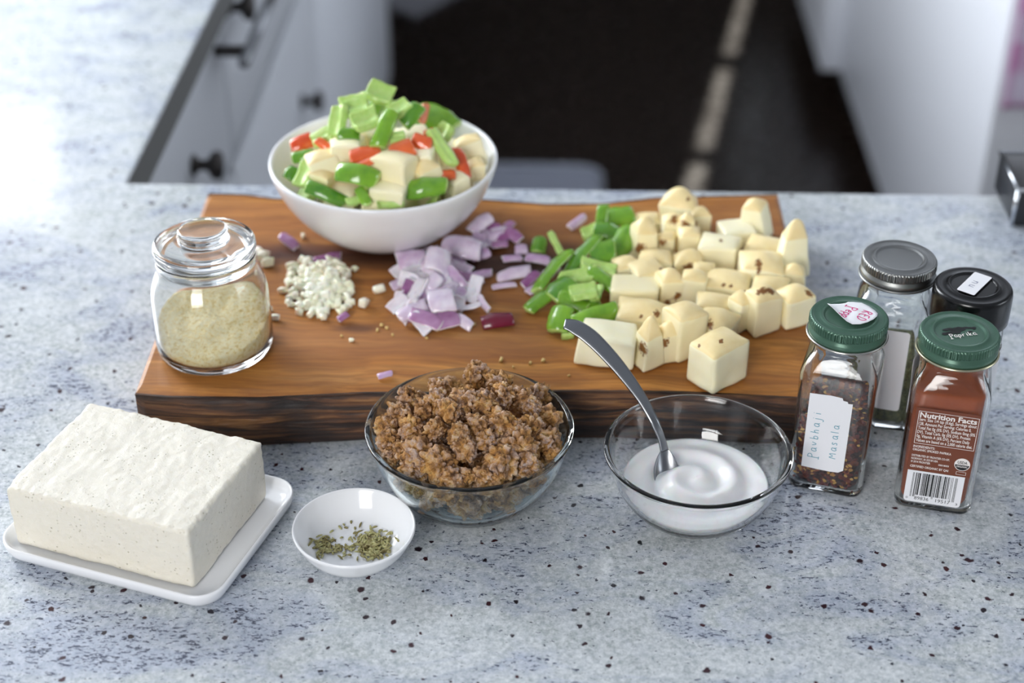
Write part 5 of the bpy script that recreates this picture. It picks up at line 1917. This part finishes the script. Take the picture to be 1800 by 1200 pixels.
# ---- silver-lidded jar
sc_ = at(1582, 452, JZ)
sj = spice_jar(sc_, math.radians(-14), 'square glass jar of dried herbs with dull silver lid behind the green-lidded jars')
jar_body(sj, SG)
l = tin_lid(sj, TIN, TIN, 'dull silver screw lid')
o = mesh_obj('dried_herbs', fill_me('dried_herbs', .046, (.05, .05), .003), None, [HERB])
o.location, o.rotation_euler = sj.location, sj.rotation_euler
tag(o, 'grey-green dried herbs in the silver-lidded jar', 'herbs', kind='stuff')
pl = mesh_obj('paper_label', flat_me('paper_label', rrect(-.0150, .0125, .0150, .0700, .002, 5), .0001), sj, [PAPER]); pl.location = (0, Y_ + .00008, 0)

# ---- black-lidded jar
kc = at(1712, 500, JZ)
kj = spice_jar(kc, math.radians(-10), 'pale-filled glass jar with glossy black plastic lid behind the paprika jar')
jp = [(0, .0008), (.0170, .0006), (.0195, 0), (.0206, .0020), (.0208, .040), (.0206, .078), (.0195, .0830), (.0186, .0850), (.0186, .1000), (.0170, .1000), (.0170, .0850), (.0180, .0825), (.0189, .0770), (.0191, .040), (.0189, .0045), (.0170, .0030), (0, .0028)]
mesh_obj('body', lathe_me('body', fillet(jp, 1), 72, False), kj, [SG])
kl = [(0, .1058), (.0116, .1058), (.0120, .1058), (.0123, .1058), (.0130, .1066), (.0142, .1068), (.0150, .1060), (.0185, .1060), (.0205, .1062), (.0216, .1050), (.0221, .1020), (.0221, .0865), (.0215, .0855), (.0200, .0855), (.0190, .0860), (.0190, .1030), (0, .1040)]
l = mesh_obj('lid', lathe_me('lid', fillet(kl, 1), 96, False), kj, [BLACK_PLASTIC])
l['label'] = 'glossy black plastic lid with raised ring'
me = lathe_me('paper_label', [(.02090, .018), (.02105, .018), (.02105, .070), (.02090, .070)], 72)
pl = mesh_obj('paper_label', me, kj, [PAPER]); pl['label'] = 'white label wrapped round the jar'
o = mesh_obj('pale_powder', lathe_me('pale_powder', [(0, .0031), (.0168, .0033), (.0186, .0050), (.0188, .040), (.0186, .066), (0, .067)], 64, False), None, [plain('pale_powder', (214, 206, 190), .85)])
o.location = kj.location
tag(o, 'pale powder seen through the black-lidded jar', 'powder', kind='stuff')
a_ = math.radians(64)
ud = Vector((math.cos(a_), math.sin(a_), 0)); vd = Vector((-ud.y, ud.x, 0))
v = []
rr_ = [ud * x + vd * y for x, y in rrect(-.0118, .0122, -.0052, .0052, .0008, 4)]
n = len(rr_)
v = [p_ + Vector((.0002, .0005, .1070)) for p_ in rr_] + [p_ + Vector((.0002, .0005, .10715)) for p_ in rr_]
f = [tuple(range(n))[::-1], tuple(range(n, 2 * n))] + [(k, (k + 1) % n, n + (k + 1) % n, n + k) for k in range(n)]
st = mesh_obj('sticker', pydata('sticker', v, f, False), l, [PAPER]); st['label'] = 'white paper strip with grey scribbled letters'
handwriting('nu', .0052, l, Vector((.0006, .0018, .10725)) - ud * .0062 - vd * .0016, ud, vd, nz_, INK_GREY, .0004, adv=.9)
